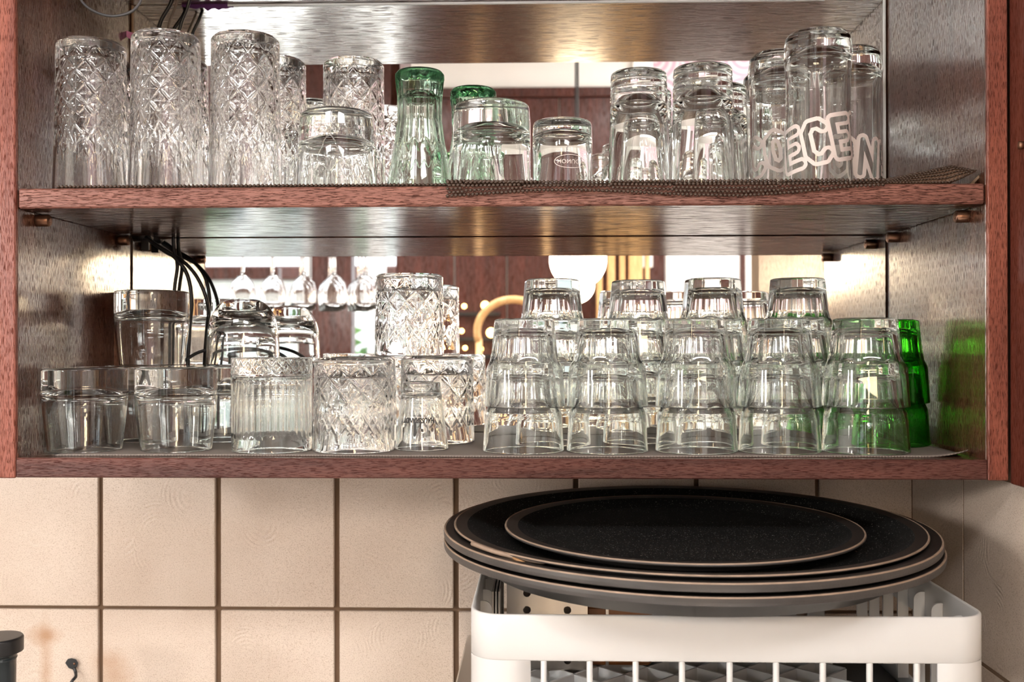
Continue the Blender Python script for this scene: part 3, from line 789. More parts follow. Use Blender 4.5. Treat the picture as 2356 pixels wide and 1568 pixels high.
FRONT = -PI / 2
LET = {'E': [[(1, 0), (0, 0), (0, 2), (1, 2)], [(0, 1), (.8, 1)]], 'C': [[(1, .25), (.75, 0), (.3, 0), (0, .4), (0, 1.6), (.3, 2), (.75, 2), (1, 1.75)]],
       'N': [[(0, 0), (0, 2), (1, 0), (1, 2)]], 'O': [[(.5, 0), (.1, .3), (0, 1), (.1, 1.7), (.5, 2), (.9, 1.7), (1, 1), (.9, .3), (.5, 0)]], 'T': [[(0, 2), (1, 2)], [(.5, 0), (.5, 2)]]}
def bubble_print(word, hgt, rfun, z0, th0, parent, rot, inner=.16, outer=.39):
    """frosted bubble outline round clear letters"""
    segs = []; x0 = 0
    for ch in word:
        for line in LET[ch]:
            for p, q in zip(line, line[1:]): segs.append((p[0] + x0, p[1], q[0] + x0, q[1]))
        x0 += 1.62
    S = np.array(segs); wd = x0 - .62; st = .03
    gx_ = np.arange(-.5, wd + .5, st); gy_ = np.arange(-.5, 2.5, st); X, Y = np.meshgrid(gx_, gy_)
    D = np.full(X.shape, 9.0)
    for a, b, c, d in S:
        l2 = (c - a) ** 2 + (d - b) ** 2; t = np.clip(((X - a) * (c - a) + (Y - b) * (d - b)) / l2, 0, 1)
        D = np.minimum(D, np.hypot(X - a - t * (c - a), Y - b - t * (d - b)))
    K = (D > inner) & (D < outer); k = hgt / 2.7; ny, nx = X.shape; v = []; f = []; ix = {}
    def vid(i, j):
        if (i, j) not in ix:
            ix[(i, j)] = len(v); v.append(((gx_[0] + (j - .5) * st - wd / 2) * k, (gy_[0] + (i - .5) * st - 1) * k))
        return ix[(i, j)]
    for i in range(ny):
        for j in range(nx):
            if K[i, j]: f.append((vid(i, j), vid(i, j + 1), vid(i + 1, j + 1), vid(i + 1, j)))
    return wrap('frosted_lettering', v, f, rfun, z0, th0, FROST, parent, rot=rot)

# ------------------------------------------------------------------ glasses: places
UG = 'glasses turned down on the middle shelf'
def up(proto, u, Y, label, rz=0, v=430, **k): return place(proto, ax(u, Y, v), Y, UPZ, rz, label, group=UG, **k)
up(tall, 210, .062, 'leftmost tall cut-glass highball upside down at front of upper shelf', sxy=.95, sz=.955, rz=.1)
up(tall, 382, .062, 'tall cut-glass highball standing second from left in front upper row', .3, sxy=.95)
up(tall, 565, .062, 'tall cut-glass highball third from left in the front upper row', .2, sxy=.95, sz=.985)
up(tall, 232, .165, 'tall cut highball hidden behind the first two front highballs', .2, sxy=.98)
up(tall, 404, .165, 'tall cut highball peeping between second and third front highballs', .5, sxy=.98)
up(tall, 630, .165, 'tall cut highball half hidden right behind the third front highball', .15, sxy=.98)
up(tall, 814, .18, 'slimmer cut highball standing behind the short heavy-based tumbler', .3, sxy=.94, sz=1.01)
t5 = up(short, 776, .0595, 'short heavy-based tumbler with rounded foot in front of slimmer cut highball')
up(plain_t, 722, .252, 'plain tall tumbler tucked behind short heavy-based tumbler and cut highball', sxy=.87, sz=1.5)
so = up(soda, 966, .06, 'flared green-tinted fluted soda glass at the front of upper shelf', .1)
up(soda, 1089, .14, 'green-tinted soda glass rising behind the wide plain tumbler', .3)
up(soda, 1113, .228, 'farthest green-tinted soda glass, only its foot edge visible', .5)
up(plain_t, 1132, .0595, 'wide plain tumbler with thick foot right of front soda glass')
rt = up(round_t, 1294, .052, 'small rounded tumbler with oval outlined print on its side')
up(pint, 1470, .06, 'ringed beer glass, left one of the two front beer glasses')
up(pint, 1617, .06, 'ringed beer glass, right one of the two front beer glasses', sxy=1.04, sz=1.04)
up(pint, 1484, .142, 'ringed beer glass directly behind the left front beer glass')
up(pint, 1656, .135, 'ringed beer glass behind, between right front beer glass and bulged glasses', sz=1.02)
m1 = up(mug, 1882, .06, 'tall bulged beer glass with frosted bubble lettering, frontmost of its cluster')
m2 = up(mug, 1795, .14, 'bulged beer glass left behind the frontmost lettered one')
up(mug, 1776, .228, 'rearmost bulged beer glass, seen left of its lettered neighbours')
m3 = up(mug, 1954, .128, 'bulged beer glass with frosted letters beside the right cabinet wall')

LG = 'glasses turned down on the bottom shelf'
def lo(proto, u, Y, label, rz=0, z=0, v=1000, **k): return place(proto, ax(u, Y, v), Y, LOZ + z, rz, label, group=LG, **k)
lo(barrel, 196, .067, 'leftmost barrel-shaped tumbler on the bottom shelf', .2, sxy=.955)
lo(barrel, 406, .07, 'second barrel-shaped tumbler from left on bottom shelf front', .5, sxy=.935, sz=1.01)
lo(barrel, 330, .185, 'barrel tumbler at back carrying the upper barrel tumbler', .1)
lo(barrel, 517, .19, 'barrel tumbler at the back carrying the domed tumbler', .4)
lo(barrel, 350, .185, 'barrel tumbler stacked on another one near the wooden block', .3, z=.0914, sxy=.935, sz=.985)
lo(domed, 560, .19, 'domed tumbler with thumb-print foot standing on a barrel tumbler', z=.0914, sxy=1.045, sz=1.03)
lo(ribbed, 626, .066, 'ribbed tumbler with a band of small diamonds round its foot')
lo(whisky, 814, .066, 'cut-glass tumbler in the front row right of ribbed tumbler', .1)
lo(whisky, 827, .172, 'cut-glass tumbler directly behind the front cut tumbler', .3)
lo(whisky, 1006, .172, 'cut-glass tumbler behind the small conical glass', .2)
lo(whisky, 942, .185, 'cut-glass tumbler stacked across two others before the mirror', .35, z=.1019, sxy=.94, sz=.97)
cg = lo(cone, 970, .084, 'small conical glass with upside-down black lettering')
SG = 'stacked clear tumblers on the bottom shelf'
names = ['first', 'second', 'third', 'fourth', 'fifth']
for i, u in enumerate((1204, 1397, 1602, 1793, 1991)):
    for k in range(2):
        place(stackp, ax(u + (3 if k and i == 0 else 0), .066, 940), .066, LOZ + k * PITCH_S, i * .25 + k * .13,
              f"{'upper' if k else 'lower'} stacking tumbler of the {names[i]} front stack from left", group=SG, sxy=1.045 if i == 4 else 1)
for i, (u, Y, k_) in enumerate(((1270, .1535, .99), (1469, .183, .985), (1640, .1525, .985), (1835, .1535, .99))):
    for k in range(3):
        place(stackp, ax(u, Y, 800), Y, LOZ + k * PITCH_S, .1 + i * .3 + k * .17,
              f"{('bottom', 'middle', 'top')[k]} stacking tumbler of the {names[i]} rear stack from left", group=SG, sxy=k_)
for k in range(2):
    place(stackg, ax(2047, .146, 900), .146, LOZ + k * PITCH_S, .2 + k * .2, f"{'upper' if k else 'lower'} green tumbler of the stack beside right cabinet wall", group='green tumblers', sxy=.985)

# prints (children of the glass that carries them)
def cone_r(z): return .0298 + (.0222 - .0298) * (z / .061)
v, f = text_faces('HAUSBRANDT', .0078, .00036, .2, .95); v = [(a_ * .74, b_) for a_, b_ in v]; wrap('brand_print', v, f, cone_r, .0335, FRONT - .02, INK, cg, (-1, -1))
v, f = text_faces('TRIESTE 1892', .0022, 0, 0, 1.3); wrap('brand_print', v, f, cone_r, .0385, FRONT - .02, INK, cg, (-1, -1))
fig = MB()
def poly2(name, pts, z0, x0, parent, mat=INK):
    n = len(pts); c = (sum(p[0] for p in pts) / n, sum(p[1] for p in pts) / n)
    wrap(name, [(p[0] + x0, p[1]) for p in pts + [c]], [((i + 1) % n, i, n) for i in range(n)], cone_r, z0, FRONT - .02, mat, parent)
poly2('figure_print', [(-.0042, .008), (-.0012, .008), (-.001, .001), (-.0005, -.004), (-.0016, -.007), (-.003, -.0085), (-.0042, -.007), (-.0038, -.003)], .024, -.001, cg)
poly2('figure_print', [(.0, .008), (.0022, .008), (.002, .002), (.0008, -.001)], .024, .0014, cg)
poly2('figure_print', [(.0015, .0005), (.003, .0012), (.0046, .0002), (.0048, -.0022), (.0036, -.003), (.002, -.0018)], .0235, .001, cg)
for k_ in range(3): poly2('figure_print', [(.002, -.0035 - k_ * .002), (.006, -.0045 - k_ * .002), (.006, -.005 - k_ * .002), (.002, -.0041 - k_ * .002)], .0235, .0006, cg)
rr_ = lambda z: .0320
v, f = ring2(.0175, .0072, .0006); wrap('oval_print', v, f, rr_, .027, FRONT + .25, FROST, rt)
v, f = text_faces('HONUCH', .0062, 0, 0, 1.05); wrap('oval_print', v, f, rr_, .027, FRONT + .25, FROST, rt, (1, -1))
mr_ = lambda z: float(np.interp(z, [0, .07, .12], [.0368, .034, .0345]))
bubble_print('ECEN', .05, mr_, .05, FRONT + .12, m1, .2)
bubble_print('ONE', .05, mr_, .042, FRONT + .35, m3, -.12)
bubble_print('CO', .05, mr_, .05, FRONT - .75, m2, .2)
# pressed script line on the front soda glass and a crest on the short tumbler
sr = lambda z: float(np.interp(z, [0, .012, .05], [.0362, .0352, .0285]))
pts = []
for i in range(150):
    t = i / 149; a = FRONT - .75 + 1.5 * t; z = .024 + .006 * math.sin(t * 34) * (1 - .5 * t) + .004 * t; r = sr(z) - .0002
    pts.append((r * math.cos(a), r * math.sin(a), z))
MB().tube(pts, .0009, 6).build('pressed_script', G_TINT, so, True)
pts = []
for i in range(90):
    t = i / 89 * 2 * PI; a = FRONT + .28 * math.sin(t) * (1 + .25 * math.cos(3 * t)); z = .036 + .016 * math.cos(t) * (1 + .2 * math.cos(4 * t)); r = .0423
    pts.append((r * math.cos(a), r * math.sin(a), z))
MB().tube(pts, .0007, 6).build('pressed_crest', G_CLEAR, t5, True)

# ------------------------------------------------------------------ small things in the cabinet
def cable(name, pts, r, mat, label, n=10, group=None):
    return MB().tube(spline(pts, n), r, 8).build(name, mat, None, True, label=label, cat='cable', group=group)
cable('power_cable', [at(410, -40, .28), at(392, 10, .283), at(370, 50, .285), at(356, 110, .29), at(350, 220, .29), (ax(352, .29, 420), .29, UPZ + .003)], .0027, BLACK, 'thick black cable hanging left in the upper corner of the mirror')
cable('power_cable', [at(445, -40, .28), at(432, 15, .283), at(415, 62, .285), at(405, 140, .29), (ax(403, .29, 420), .29, UPZ + .003)], .0022, BLACK, 'thin black cable hanging right in the upper corner of the mirror')
cable('power_cable', [at(425, -40, .272), at(402, 20, .274), at(386, 70, .276), at(378, 160, .28), (ax(378, .28, 420), .28, UPZ + .003)], .0017, plain('brown_cable', (.16, .11, .08), .4), 'thin brown cable between the two black cables, upper corner')
cable('grey_cable', [at(172, -30, .12), at(192, 8, .12), at(225, 30, .12), at(262, 37, .12), at(300, 28, .12), at(322, 6, .12), at(334, -30, .12)], .0016, CABLE_GREY, 'thin grey cable looping down from the top at upper left', 10)
clip = empty('cable_clip', at(330, 548, .29), label='black plastic cable clip under the shelf at left rear', cat='clip')
MB().tube([(-.012, 0, .004), (.011, 0, .004)], [.009, .008], 12).build('clip_body', BLACK, clip, True)
box('clip_tab', BLACK, clip, -.002, .008, -.004, .002, -.016, .004, b=.0008)
cable('power_cable', [at(335, 545, .275), at(362, 565, .272), at(400, 590, .27), at(430, 630, .27), at(441, 690, .27), at(436, 760, .272), (ax(430, .275, 830), .275, -.06), (ax(430, .28, 900), .28, LOZ + .004)], .0026, BLACK, 'black cable curving down in front of the other two, lower left')
cable('power_cable', [at(340, 550, .282), at(382, 580, .28), at(420, 600, .28), at(455, 640, .282), at(478, 700, .285), at(480, 770, .288), (ax(480, .288, 900), .288, LOZ + .004)], .0024, BLACK, 'black cable arching furthest right behind the barrel tumblers')
cable('power_cable', [at(399, 520, .298), at(400, 570, .298), at(408, 610, .298), at(402, 660, .298), at(396, 740, .298), (ax(396, .298, 900), .298, LOZ + .004)], .0024, BLACK, 'black cable dropping straight down along the mirror, lower left')
cable('power_cable', [at(425, 828, .255), at(470, 806, .258), at(560, 797, .26), at(625, 806, .26), at(668, 832, .258), at(700, 880, .25), (ax(720, .25, 960), .25, LOZ + .003)], .0022, BLACK, 'black cable lying in a low arch behind the domed tumbler')
blk = empty('wooden_block', (ax(250, .25, 760), .25, LO_T), label='brown wooden block standing in the back left corner of bottom shelf', cat='block')
box('body', W_BLOCK, blk, 0, .05, 0, .05, .0004, at(250, 672, .25).z - LO_T, b=.001)
box('gap_shade', BLACK, blk, -.0062, -.0004, .004, .05, .0004, at(250, 674, .25).z - LO_T, b=.0006)  # black strip standing in for the shaded gap beside the block
pk = empty('pink_label', at(297, 80, .29), label='small pink paper tab stuck at the upper left mirror edge', cat='label')
obj('tab', [(-.005, 0, .006), (.008, .002, .002), (.006, .002, -.008), (-.003, 0, -.003), (-.005, .0006, .006), (.008, .0026, .002), (.006, .0026, -.008), (-.003, .0006, -.003)], [(3, 2, 1, 0), (4, 5, 6, 7), (0, 1, 5, 4), (1, 2, 6, 5), (2, 3, 7, 6), (3, 0, 4, 7)], PINK, pk)
pp = []
rnd = random.Random(3)
for i in range(15): u = 418 + i * 8.5; pp.append((u, 12 + rnd.uniform(6, 14) * (1 - abs(i - 7) / 12)))
V_ = [at(u, 9, MIR - .0008) for u, v in pp] + [at(u, v, MIR - .0008) for u, v in pp]; V_ += [p + Vector((0, .0006, 0)) for p in V_]
n = len(pp); F_ = []
for i in range(n - 1): F_ += [(n + i, n + i + 1, i + 1, i), (2 * n + i, 2 * n + i + 1, 3 * n + i + 1, 3 * n + i), (n + i, 3 * n + i, 3 * n + i + 1, n + i + 1), (i + 1, 2 * n + i + 1, 2 * n + i, i)]
obj('paint_smear', V_, F_, PURPLE, None, label='dark purple paint smear along the top of the mirror', cat='smear')

# ------------------------------------------------------------------ below the cabinet: dishwasher top, rack, trays
WT = at(1075, 1460, .31).z
dw = empty('steel_counter', (.8, 0, WT), label='stainless steel counter top under the white rack', cat='counter')
cl = ax(1075, .31, 1460)
box('top_plate', STEEL, dw, cl - .8, RWX - .806, -.5, .313, -.03, 0, b=.002)
box('front_panel', STEEL, dw, cl - .79, RWX - .81, -.49, .31, -1.6 - WT + .001, -.0305, b=.002)

RF = -.122
rx0, rx1 = ax(1079, RF, 1450), ax(2284, RF, 1450); ry0, ry1 = RF, .288
rz1 = at(1600, 1416, RF).z; rzb = at(1600, 1523, RF).z; rz0 = WT + .0004
rack = empty('dishwasher_rack', ((rx0 + rx1) / 2, (ry0 + ry1) / 2, rz0), label='white plastic dishwasher rack on the steel counter under the trays', cat='rack')
hx, hy = (rx1 - rx0) / 2, (ry1 - ry0) / 2
def rrect(hx, hy, r, k=8):
    out = []
    for cx, cy, a0 in ((hx - r, hy - r, 0), (-hx + r, hy - r, PI / 2), (-hx + r, -hy + r, PI), (hx - r, -hy + r, 1.5 * PI)):
        for j in range(k + 1):
            a = a0 + PI / 2 * j / k; out.append((cx + r * math.cos(a), cy + r * math.sin(a)))
    return out
def band_ring(name, z0, z1, th, r, rnd_=.0012, keep=None):
    prof = [(0, z0 + rnd_), (0, z1 - rnd_), (rnd_, z1), (th - rnd_, z1), (th, z1 - rnd_), (th, z0 + rnd_), (th - rnd_, z0), (rnd_, z0)]
    v = []; f = []; m = len(prof)
    loops = [[(x, y, z) for x, y in rrect(hx - o, hy - o, r - o)] for o, z in prof]
    n = len(loops[0])
    for lp in loops: v += lp
    for i in range(m):
        for k in range(n): f.append((i * n + k, ((i + 1) % m) * n + k, ((i + 1) % m) * n + (k + 1) % n, i * n + (k + 1) % n))
    return obj(name, v, [q[::-1] for q in f], WHITE, rack, True)
ht = rz1 - rz0; hb = rzb - rz0
o = band_ring('top_band', hb, ht, .004, .03); o.data.polygons.foreach_set('use_smooth', [True] * len(o.data.polygons))
band_ring('bottom_band', 0, .022, .004, .03)
xw0, xw1 = ax(1221, RF, 1540) - rack.location.x, ax(2158, RF, 1540) - rack.location.x
for s, xa_ in ((-1, xw0), (1, xw1)):
    # closed corner with the rounded turn
    pts = [p for p in rrect(hx, hy, .03, 8)]
    v = []; seg = []
    sel = [(s * hx, 0.0 - hy + .06)] + ([(s * hx, -hy + .03)] + [(s * (hx - .03) + s * .03 * math.cos(a), -hy + .03 - .03 * math.sin(a)) for a in np.linspace(0, PI / 2, 8)]) + [(xa_, -hy)]
    sel_in = [(s * (hx - .004), -hy + .06), (s * (hx - .004), -hy + .03)] + [(s * (hx - .03) + s * .026 * math.cos(a), -hy + .03 - .026 * math.sin(a)) for a in np.linspace(0, PI / 2, 8)] + [(xa_, -hy + .004)]
    n_ = len(sel); v = [(*p, .021) for p in sel] + [(*p, hb + .0008) for p in sel] + [(*p, .021) for p in sel_in] + [(*p, hb + .0008) for p in sel_in]; f = []
    for i in range(n_ - 1):
        f += [(i, i + 1, n_ + i + 1, n_ + i), (2 * n_ + i + 1, 2 * n_ + i, 3 * n_ + i, 3 * n_ + i + 1)]
    f += [(n_ - 1, 3 * n_ - 1, 4 * n_ - 1, 2 * n_ - 1), (0, n_, 3 * n_, 2 * n_)]
    if s < 0: pass
    else: f = [q[::-1] for q in f]
    obj('corner_post', v, f, WHITE, rack, True)
    box('corner_post', WHITE, rack, *sorted((s * hx, s * (hx - .004))), hy - .05, hy - .03, .02, hb + .001, b=0)
for u in (1251, 1357, 1463, 1570, 1680, 1787, 1895, 2003, 2112):
    xb_ = ax(u, RF, 1540) - rack.location.x
    MB().box(xb_ - .0027, xb_ + .0027, -hy + .0002, -hy + .006, .02, hb + .001, b=.0018).build('bar', WHITE, rack, True)
# side walls: slats and rounded tabs
def tab(s, y, z1):
    """upright rib standing in from the side wall, its inner top corner rounded"""
    w_ = .0115; r_ = .008; pr = [(0, .02), (0, z1)] + [(w_ - r_ + r_ * math.sin(a), z1 - r_ + r_ * math.cos(a)) for a in np.linspace(0, PI / 2, 7)] + [(w_, .02)]
    n = len(pr); v = [(s * (hx - .0042 - p[0]), y - .0016, p[1]) for p in pr] + [(s * (hx - .0042 - p[0]), y + .0016, p[1]) for p in pr]
    f = [tuple(range(n)), tuple(n + i for i in range(n))[::-1]] + [((i + 1) % n, i, n + i, n + (i + 1) % n) for i in range(n)]
    if s > 0: f = [q[::-1] for q in f]
    return obj('tab', v, f, WHITE, rack)
for s in (-1, 1):
    y = -hy + .058; k = 0
    while y < hy - .04:
        tab(s, y, ht - .0135); y += .049
xs = np.arange(-hx + .06, hx - .05, .036)
for x in xs: MB().box(x - .011, x + .011, hy - .0058, hy - .0014, .02, hb + .002, b=.001).build('slat', WHITE, rack)
# diagonal lattice floor of grey plates, one joined mesh
mb = MB(); L_ = .054; hh = .02; zf = .012
for sg in (1, -1):
    c = -(hx + hy)
    while c < hx + hy:
        # line y = sg*x + c clipped to the rack floor
        x_lo, x_hi = -hx + .01, hx - .075; y_lo, y_hi = -hy + .01, hy - .01
        a = max(x_lo, min((y_lo - c) * sg, (y_hi - c) * sg)); b = min(x_hi, max((y_lo - c) * sg, (y_hi - c) * sg))
        if b - a > .01:
            d = .0009
            P = [(a - d, sg * a + c + sg * d), (a + d, sg * a + c - sg * d), (b + d, sg * b + c - sg * d), (b - d, sg * b + c + sg * d)]
            v = [(*p, zf) for p in P] + [(*p, zf + hh) for p in P]
            mb.add(v, [(4, 5, 6, 7), (0, 1, 5, 4), (1, 2, 6, 5), (2, 3, 7, 6), (3, 0, 4, 7)])
        c += L_
mb.build('lattice_floor', GREYP, rack, kind='stuff')
box('floor_plate', plain('dark_plastic', (.05, .05, .05), .6), rack, -hx + .006, hx - .006, -hy + .006, hy - .006, .002, .006, b=0)

# perforated steel cutlery box in the rack
kb = empty('cutlery_basket', (0, 0, 0), label='perforated steel cutlery basket standing inside the white rack', cat='basket')
kx0, kx1, ky = ax(1166, .06, 1390), ax(1352, .06, 1390), .06; kz1 = at(1300, 1345, ky).z; kz0 = rz0 + .0335
def perf(x0, x1, z0, z1, y, nx, nz, r, th=.0012, k=16):
    mb = MB(); cw, chh = (x1 - x0) / nx, (z1 - z0) / nz
    for i in range(nx):
        for j in range(nz):
            cx, cz = x0 + cw * (i + .5), z0 + chh * (j + .5); v = []
            for yy in (y, y + th):
                for q in range(k):
                    a = 2 * PI * q / k; c, s = math.cos(a), math.sin(a); m = max(abs(c), abs(s))
                    v += [(cx + c / m * cw / 2, yy, cz + s / m * chh / 2), (cx + c * r, yy, cz + s * r)]
            f = []
            for q in range(k):
                p = (q + 1) % k; o = 2 * k
                f += [(2 * q, 2 * p, 2 * p + 1, 2 * q + 1), (o + 2 * q + 1, o + 2 * p + 1, o + 2 * p, o + 2 * q), (2 * q + 1, 2 * p + 1, o + 2 * p + 1, o + 2 * q + 1)]
            mb.add(v, f)
    return mb
perf(kx0, kx1, kz0, kz1, ky, 2, 5, .0042).build('front_wall', STEEL, kb)
box('side_wall', STEEL, kb, kx0, kx0 + .0012, ky + .0013, ky + .1, kz0, kz1, b=0); box('side_wall', STEEL, kb, kx1 - .0012, kx1, ky + .0013, ky + .1, kz0, kz1, b=0)
box('back_wall', STEEL, kb, kx0, kx1, ky + .1, ky + .1012, kz0, kz1, b=0); box('bottom', STEEL, kb, kx0, kx1, ky, ky + .1, kz0 - .0014, kz0 - .0002, b=0)
for i, u in enumerate((1136, 1143, 1150)):
    x = ax(u, .05, 1390); MB().box(x - .0009, x + .0009, .03, .15, rz0 + .0335, at(u, 1350, .05).z, b=.0004).build('thin_board', plain('board_white', (.7, .66, .62), .5) if i != 1 else GREYP, None, label=('leftmost', 'middle', 'rightmost')[i] + ' of three thin upright boards at rack left inside', cat='board', group='thin boards in the rack')
x = ax(1385, .07, 1400)
wbx = empty('wooden_utensil', (x, .08, rz0 + .0335), label='orange-brown wooden utensil grip lying behind the rack front under trays', cat='utensil')
box('grip', plain('orange_wood', (.3, .11, .035), .4, noise=.3, nscale=40), wbx, -.018, .055, -.01, .01, .0005, at(1385, 1392, .07).z - rz0 - .0335, b=.004)
MB().box(.004, .0075, -.0104, .0104, .0004, at(1385, 1392, .07).z - rz0 - .0333, b=.0003).build('ferrule', STEEL, wbx)

def tray(name, cx, cy, cz, R, depth, tilt, label, floor_r=None, edge=.0042):
    """round tray, rim top at cz"""
    t = empty(name, (cx, cy, cz), label=label, cat='tray', group='black round serving trays'); t.rotation_euler = (tilt, 0, 0)
    fr = floor_r or R - .04; n = 144
    pan = [(0, -depth), (fr - .004, -depth), (fr, -depth + .0008), (R - .019, -.004), (R - .014, -.0018)]; lip = [(R - .014, -.0018), (R - .008, -.0009), (R - .002, -.0006)]
    und = [(R - .002, -edge * 1.1), (R - .014, -edge * 1.5), (R - .024, -.009), (fr + .002, -depth - .003), (fr - .004, -depth - .0045), (0, -depth - .0045)]
    def part(nm, prof, mat):
        v = []; f = []
        for r, z in prof: v += [(r * math.cos(2 * PI * k / n), r * math.sin(2 * PI * k / n), z) for k in range(n)]
        for i in range(len(prof) - 1):
            for k in range(n):
                f.append((i * n + k, (i + 1) * n + k, (i + 1) * n + (k + 1) % n, i * n + (k + 1) % n))
        return obj(nm, v, f, mat, t, True)
    part('pan', [(max(r, .0005), z) for r, z in pan], TRAY)
    part('lip', lip, TRAY_LIP)
    part('underside', [(max(r, .0005), z) for r, z in und], TRAY_RIM)
    part('worn_edge', fillet([(R - .002, -.0006), (R - .0006, -.0002, .0003), (R, -.0012, .0005), (R, -.0016)]), TRAY_EDGE)
    part('rim', fillet([(R, -.0016), (R + .0003, -edge * .6, .0006), (R, -edge, .0008), (R - .002, -edge * 1.1)]), TRAY_RIM)
    return t
TY = .05; tcx = ax(1598, TY, 1240) - .0107
RB = .257
zrim = (at(1598, 1119, TY + RB).z + at(1598, 1340, TY - RB).z) / 2
tl = math.atan2(at(1598, 1119, TY + RB).z - at(1598, 1340, TY - RB).z, 2 * RB)
tray('serving_tray', tcx + .0015, TY + .001, zrim - .0115, RB + .0015, .026, tl, 'bottom one of the two full-size black round trays on the rack', RB - .0445, edge=.008)
tray('serving_tray', tcx, TY, zrim, RB, .0255, tl, 'upper full-size black round tray with thick pale-worn rim', edge=.008)
tray('serving_tray', tcx - .001, TY + .001, zrim + .0036, RB - .0115, .0195, tl, 'black round tray nested just inside the upper full-size tray', edge=.0025)
DY = .055
dcx = ax(1577, DY, 1220) - .005; RD = .1893
tray('small_tray', dcx, DY, zrim - .0003, RD, .0105, tl, 'smallest black speckled round tray lying on top of the stack', RD - .029, edge=.0035)
# splintered strip of the nested tray's edge
sp_ = empty('rim_splinter', at(1100, 1260, -.1), label='pale splintered strip broken off along the nested tray edge at left', cat='splinter')
P0 = [at(u, v, y) - sp_.location for u, v, y in ((1086, 1249, -.085), (1130, 1266, -.1), (1180, 1280, -.115), (1220, 1288, -.122), (1246, 1292, -.126), (1254, 1290, -.126))]
MB().tube(spline(P0, 4), .0022, 6).build('strip', TRAY_EDGE, sp_, True)
P0 = [at(u, v, y) - sp_.location for u, v, y in ((1180, 1282, -.117), (1200, 1293, -.124), (1216, 1298, -.128))]
MB().tube(P0, [.001, .0022, .0008], 6).build('chip', plain('chip', (.4, .22, .1), .7), sp_, True)

# bottle top and wall hook at lower left
bt = empty('black_bottle', at(-4, 1700, .12), label='black capped bottle at the lower left corner before tiles', cat='bottle')
cz = bt.location.z; zt_ = at(0, 1463, .12).z - cz; rc = (ax(49, .12, 1480) - ax(-4, .12, 1480))
def turn(name, prof, mat, parent, n=48):
    V, rows = lathe(prof, n); return obj(name, V, [f[::-1] for r in rows for f in r][:], mat, parent, True)
turn('cap', dense(fillet([(0, zt_), (rc - .0015, zt_, .001), (rc, zt_ - .002, .0015), (rc, zt_ - .0175, .001), (rc - .006, zt_ - .0185), (0, zt_ - .0185)]), .004), BLACK, bt)
turn('neck', dense([(0, zt_ - .0187), (rc - .0065, zt_ - .0187), (rc - .0065, zt_ - .021), (rc - .0075, zt_ - .0215), (rc - .0075, zt_ - .024), (rc - .0065, zt_ - .0245), (rc - .0078, zt_ - .027), (rc - .009, 0), (0, 0)], .01), plain('dark_glass', (.02, .028, .032), .15), bt)
hk = empty('wall_hook', at(165, 1530, WALLY - .004), label='black wrought metal hook screwed to the tile at lower left', cat='hook')
q = lambda u, v, y: at(u, v, y) - hk.location
ys = WALLY - .006
V_ = []
pl = [(150, 1524), (156, 1515), (165, 1513), (175, 1516), (180, 1524), (178, 1532), (170, 1540), (158, 1536)]
n = len(pl); V_ = [q(u, v, ys - .002) for u, v in pl] + [q(u, v, ys + .0018) for u, v in pl]
obj('plate', V_, [tuple(range(n))] + [((i + 1) % n, i, n + i, n + (i + 1) % n) for i in range(n)], BLACK, hk)
MB().tube(spline([q(170, 1535, ys - .002), q(174, 1546, ys - .004), q(174, 1556, ys - .01), q(166, 1566, ys - .016), q(160, 1580, ys - .018), q(166, 1592, ys - .016)], 6), .0022, 8).build('arm', BLACK, hk, True)
MB().tube([q(171, 1526, ys - .002), q(171, 1526, ys - .0032)], [.0018, .0012], 10).build('screw', BRONZE, hk, True)

# ------------------------------------------------------------------ things in the bar room that the mirror shows, and the added fill lamps
def globe(u, v, L, r, label, p=None, mat=WAX):
    p = p or room(u, v, L); g = empty('pendant_lamp', p, label=label, cat='lamp', group='globe lamps of the bar')
    V, rows = lathe([(0, r)] + [(r * math.sin(a), r * math.cos(a)) for a in np.linspace(.15, PI - .15, 16)] + [(0, -r)], 28)
    obj('globe', V, [f for rw in rows for f in rw], mat, g, True)
    MB().tube([(0, 0, r * .9), (0, 0, r * 1.25)], r * .3, 14).build('holder', BRONZE, g, True)
    MB().tube([(0, 0, r * 1.25), (0, 0, CEILZ - p.z - .002)], .003, 8).build('cord', BLACK, g, True)
globe(1330, 598, 3.0, .082, 'large white globe pendant lamp, mirrored above the stacked tumblers')
globe(1325, 655, 3.35, .06, 'smaller white globe pendant lamp just below the large one')
for x, y, l in ((-.95, -1.32, 'nearest the camera on the left'), (-1.85, -1.36, 'farthest left'), (1.78, -1.34, 'nearest the camera on the right'), (2.6, -1.3, 'farthest right')):
    globe(0, 0, 0, .085, f'added white globe pendant for fill light, {l} of the row', Vector((x, y, .22)), WAX_FILL)  # added globes for low frontal fill, kept out of the mirror's view
for u, v, r in ((1068, 704, .012), (1116, 702, .02), (1062, 761, .012), (1130, 765, .024), (1048, 800, .018), (1070, 800, .011), (1105, 802, .015)):
    p = room(u, v, LF - .25); g = empty('wall_bulb', p, label='warm bulb on the dark back shelf, ' + {1068: 'left one of the top two', 1116: 'right one of the top two', 1062: 'left one on the middle board', 1130: 'right one on the middle board', 1048: 'leftmost of the bottom three', 1070: 'middle of the bottom three', 1105: 'rightmost of the bottom three'}[u] + ', mirrored', cat='lamp', group='warm bulbs mirrored')
    V, rows = lathe([(0, r)] + [(r * math.sin(a), r * math.cos(a)) for a in np.linspace(.3, PI - .3, 8)] + [(0, -r)], 14)
    obj('bulb', V, [f for rw in rows for f in rw], BULB, g, True); MB().tube([(0, 0, -r), (0, 0, -r * 1.6)], r * .5, 8).build('socket', BLACK, g)
bk = empty('back_shelf', (0, 0, 0), label='dark shelving with warm bulbs across the room, seen in mirror', cat='shelf')
a, b = room(1030, 700, LF - .1), room(1150, 700, LF - .1)
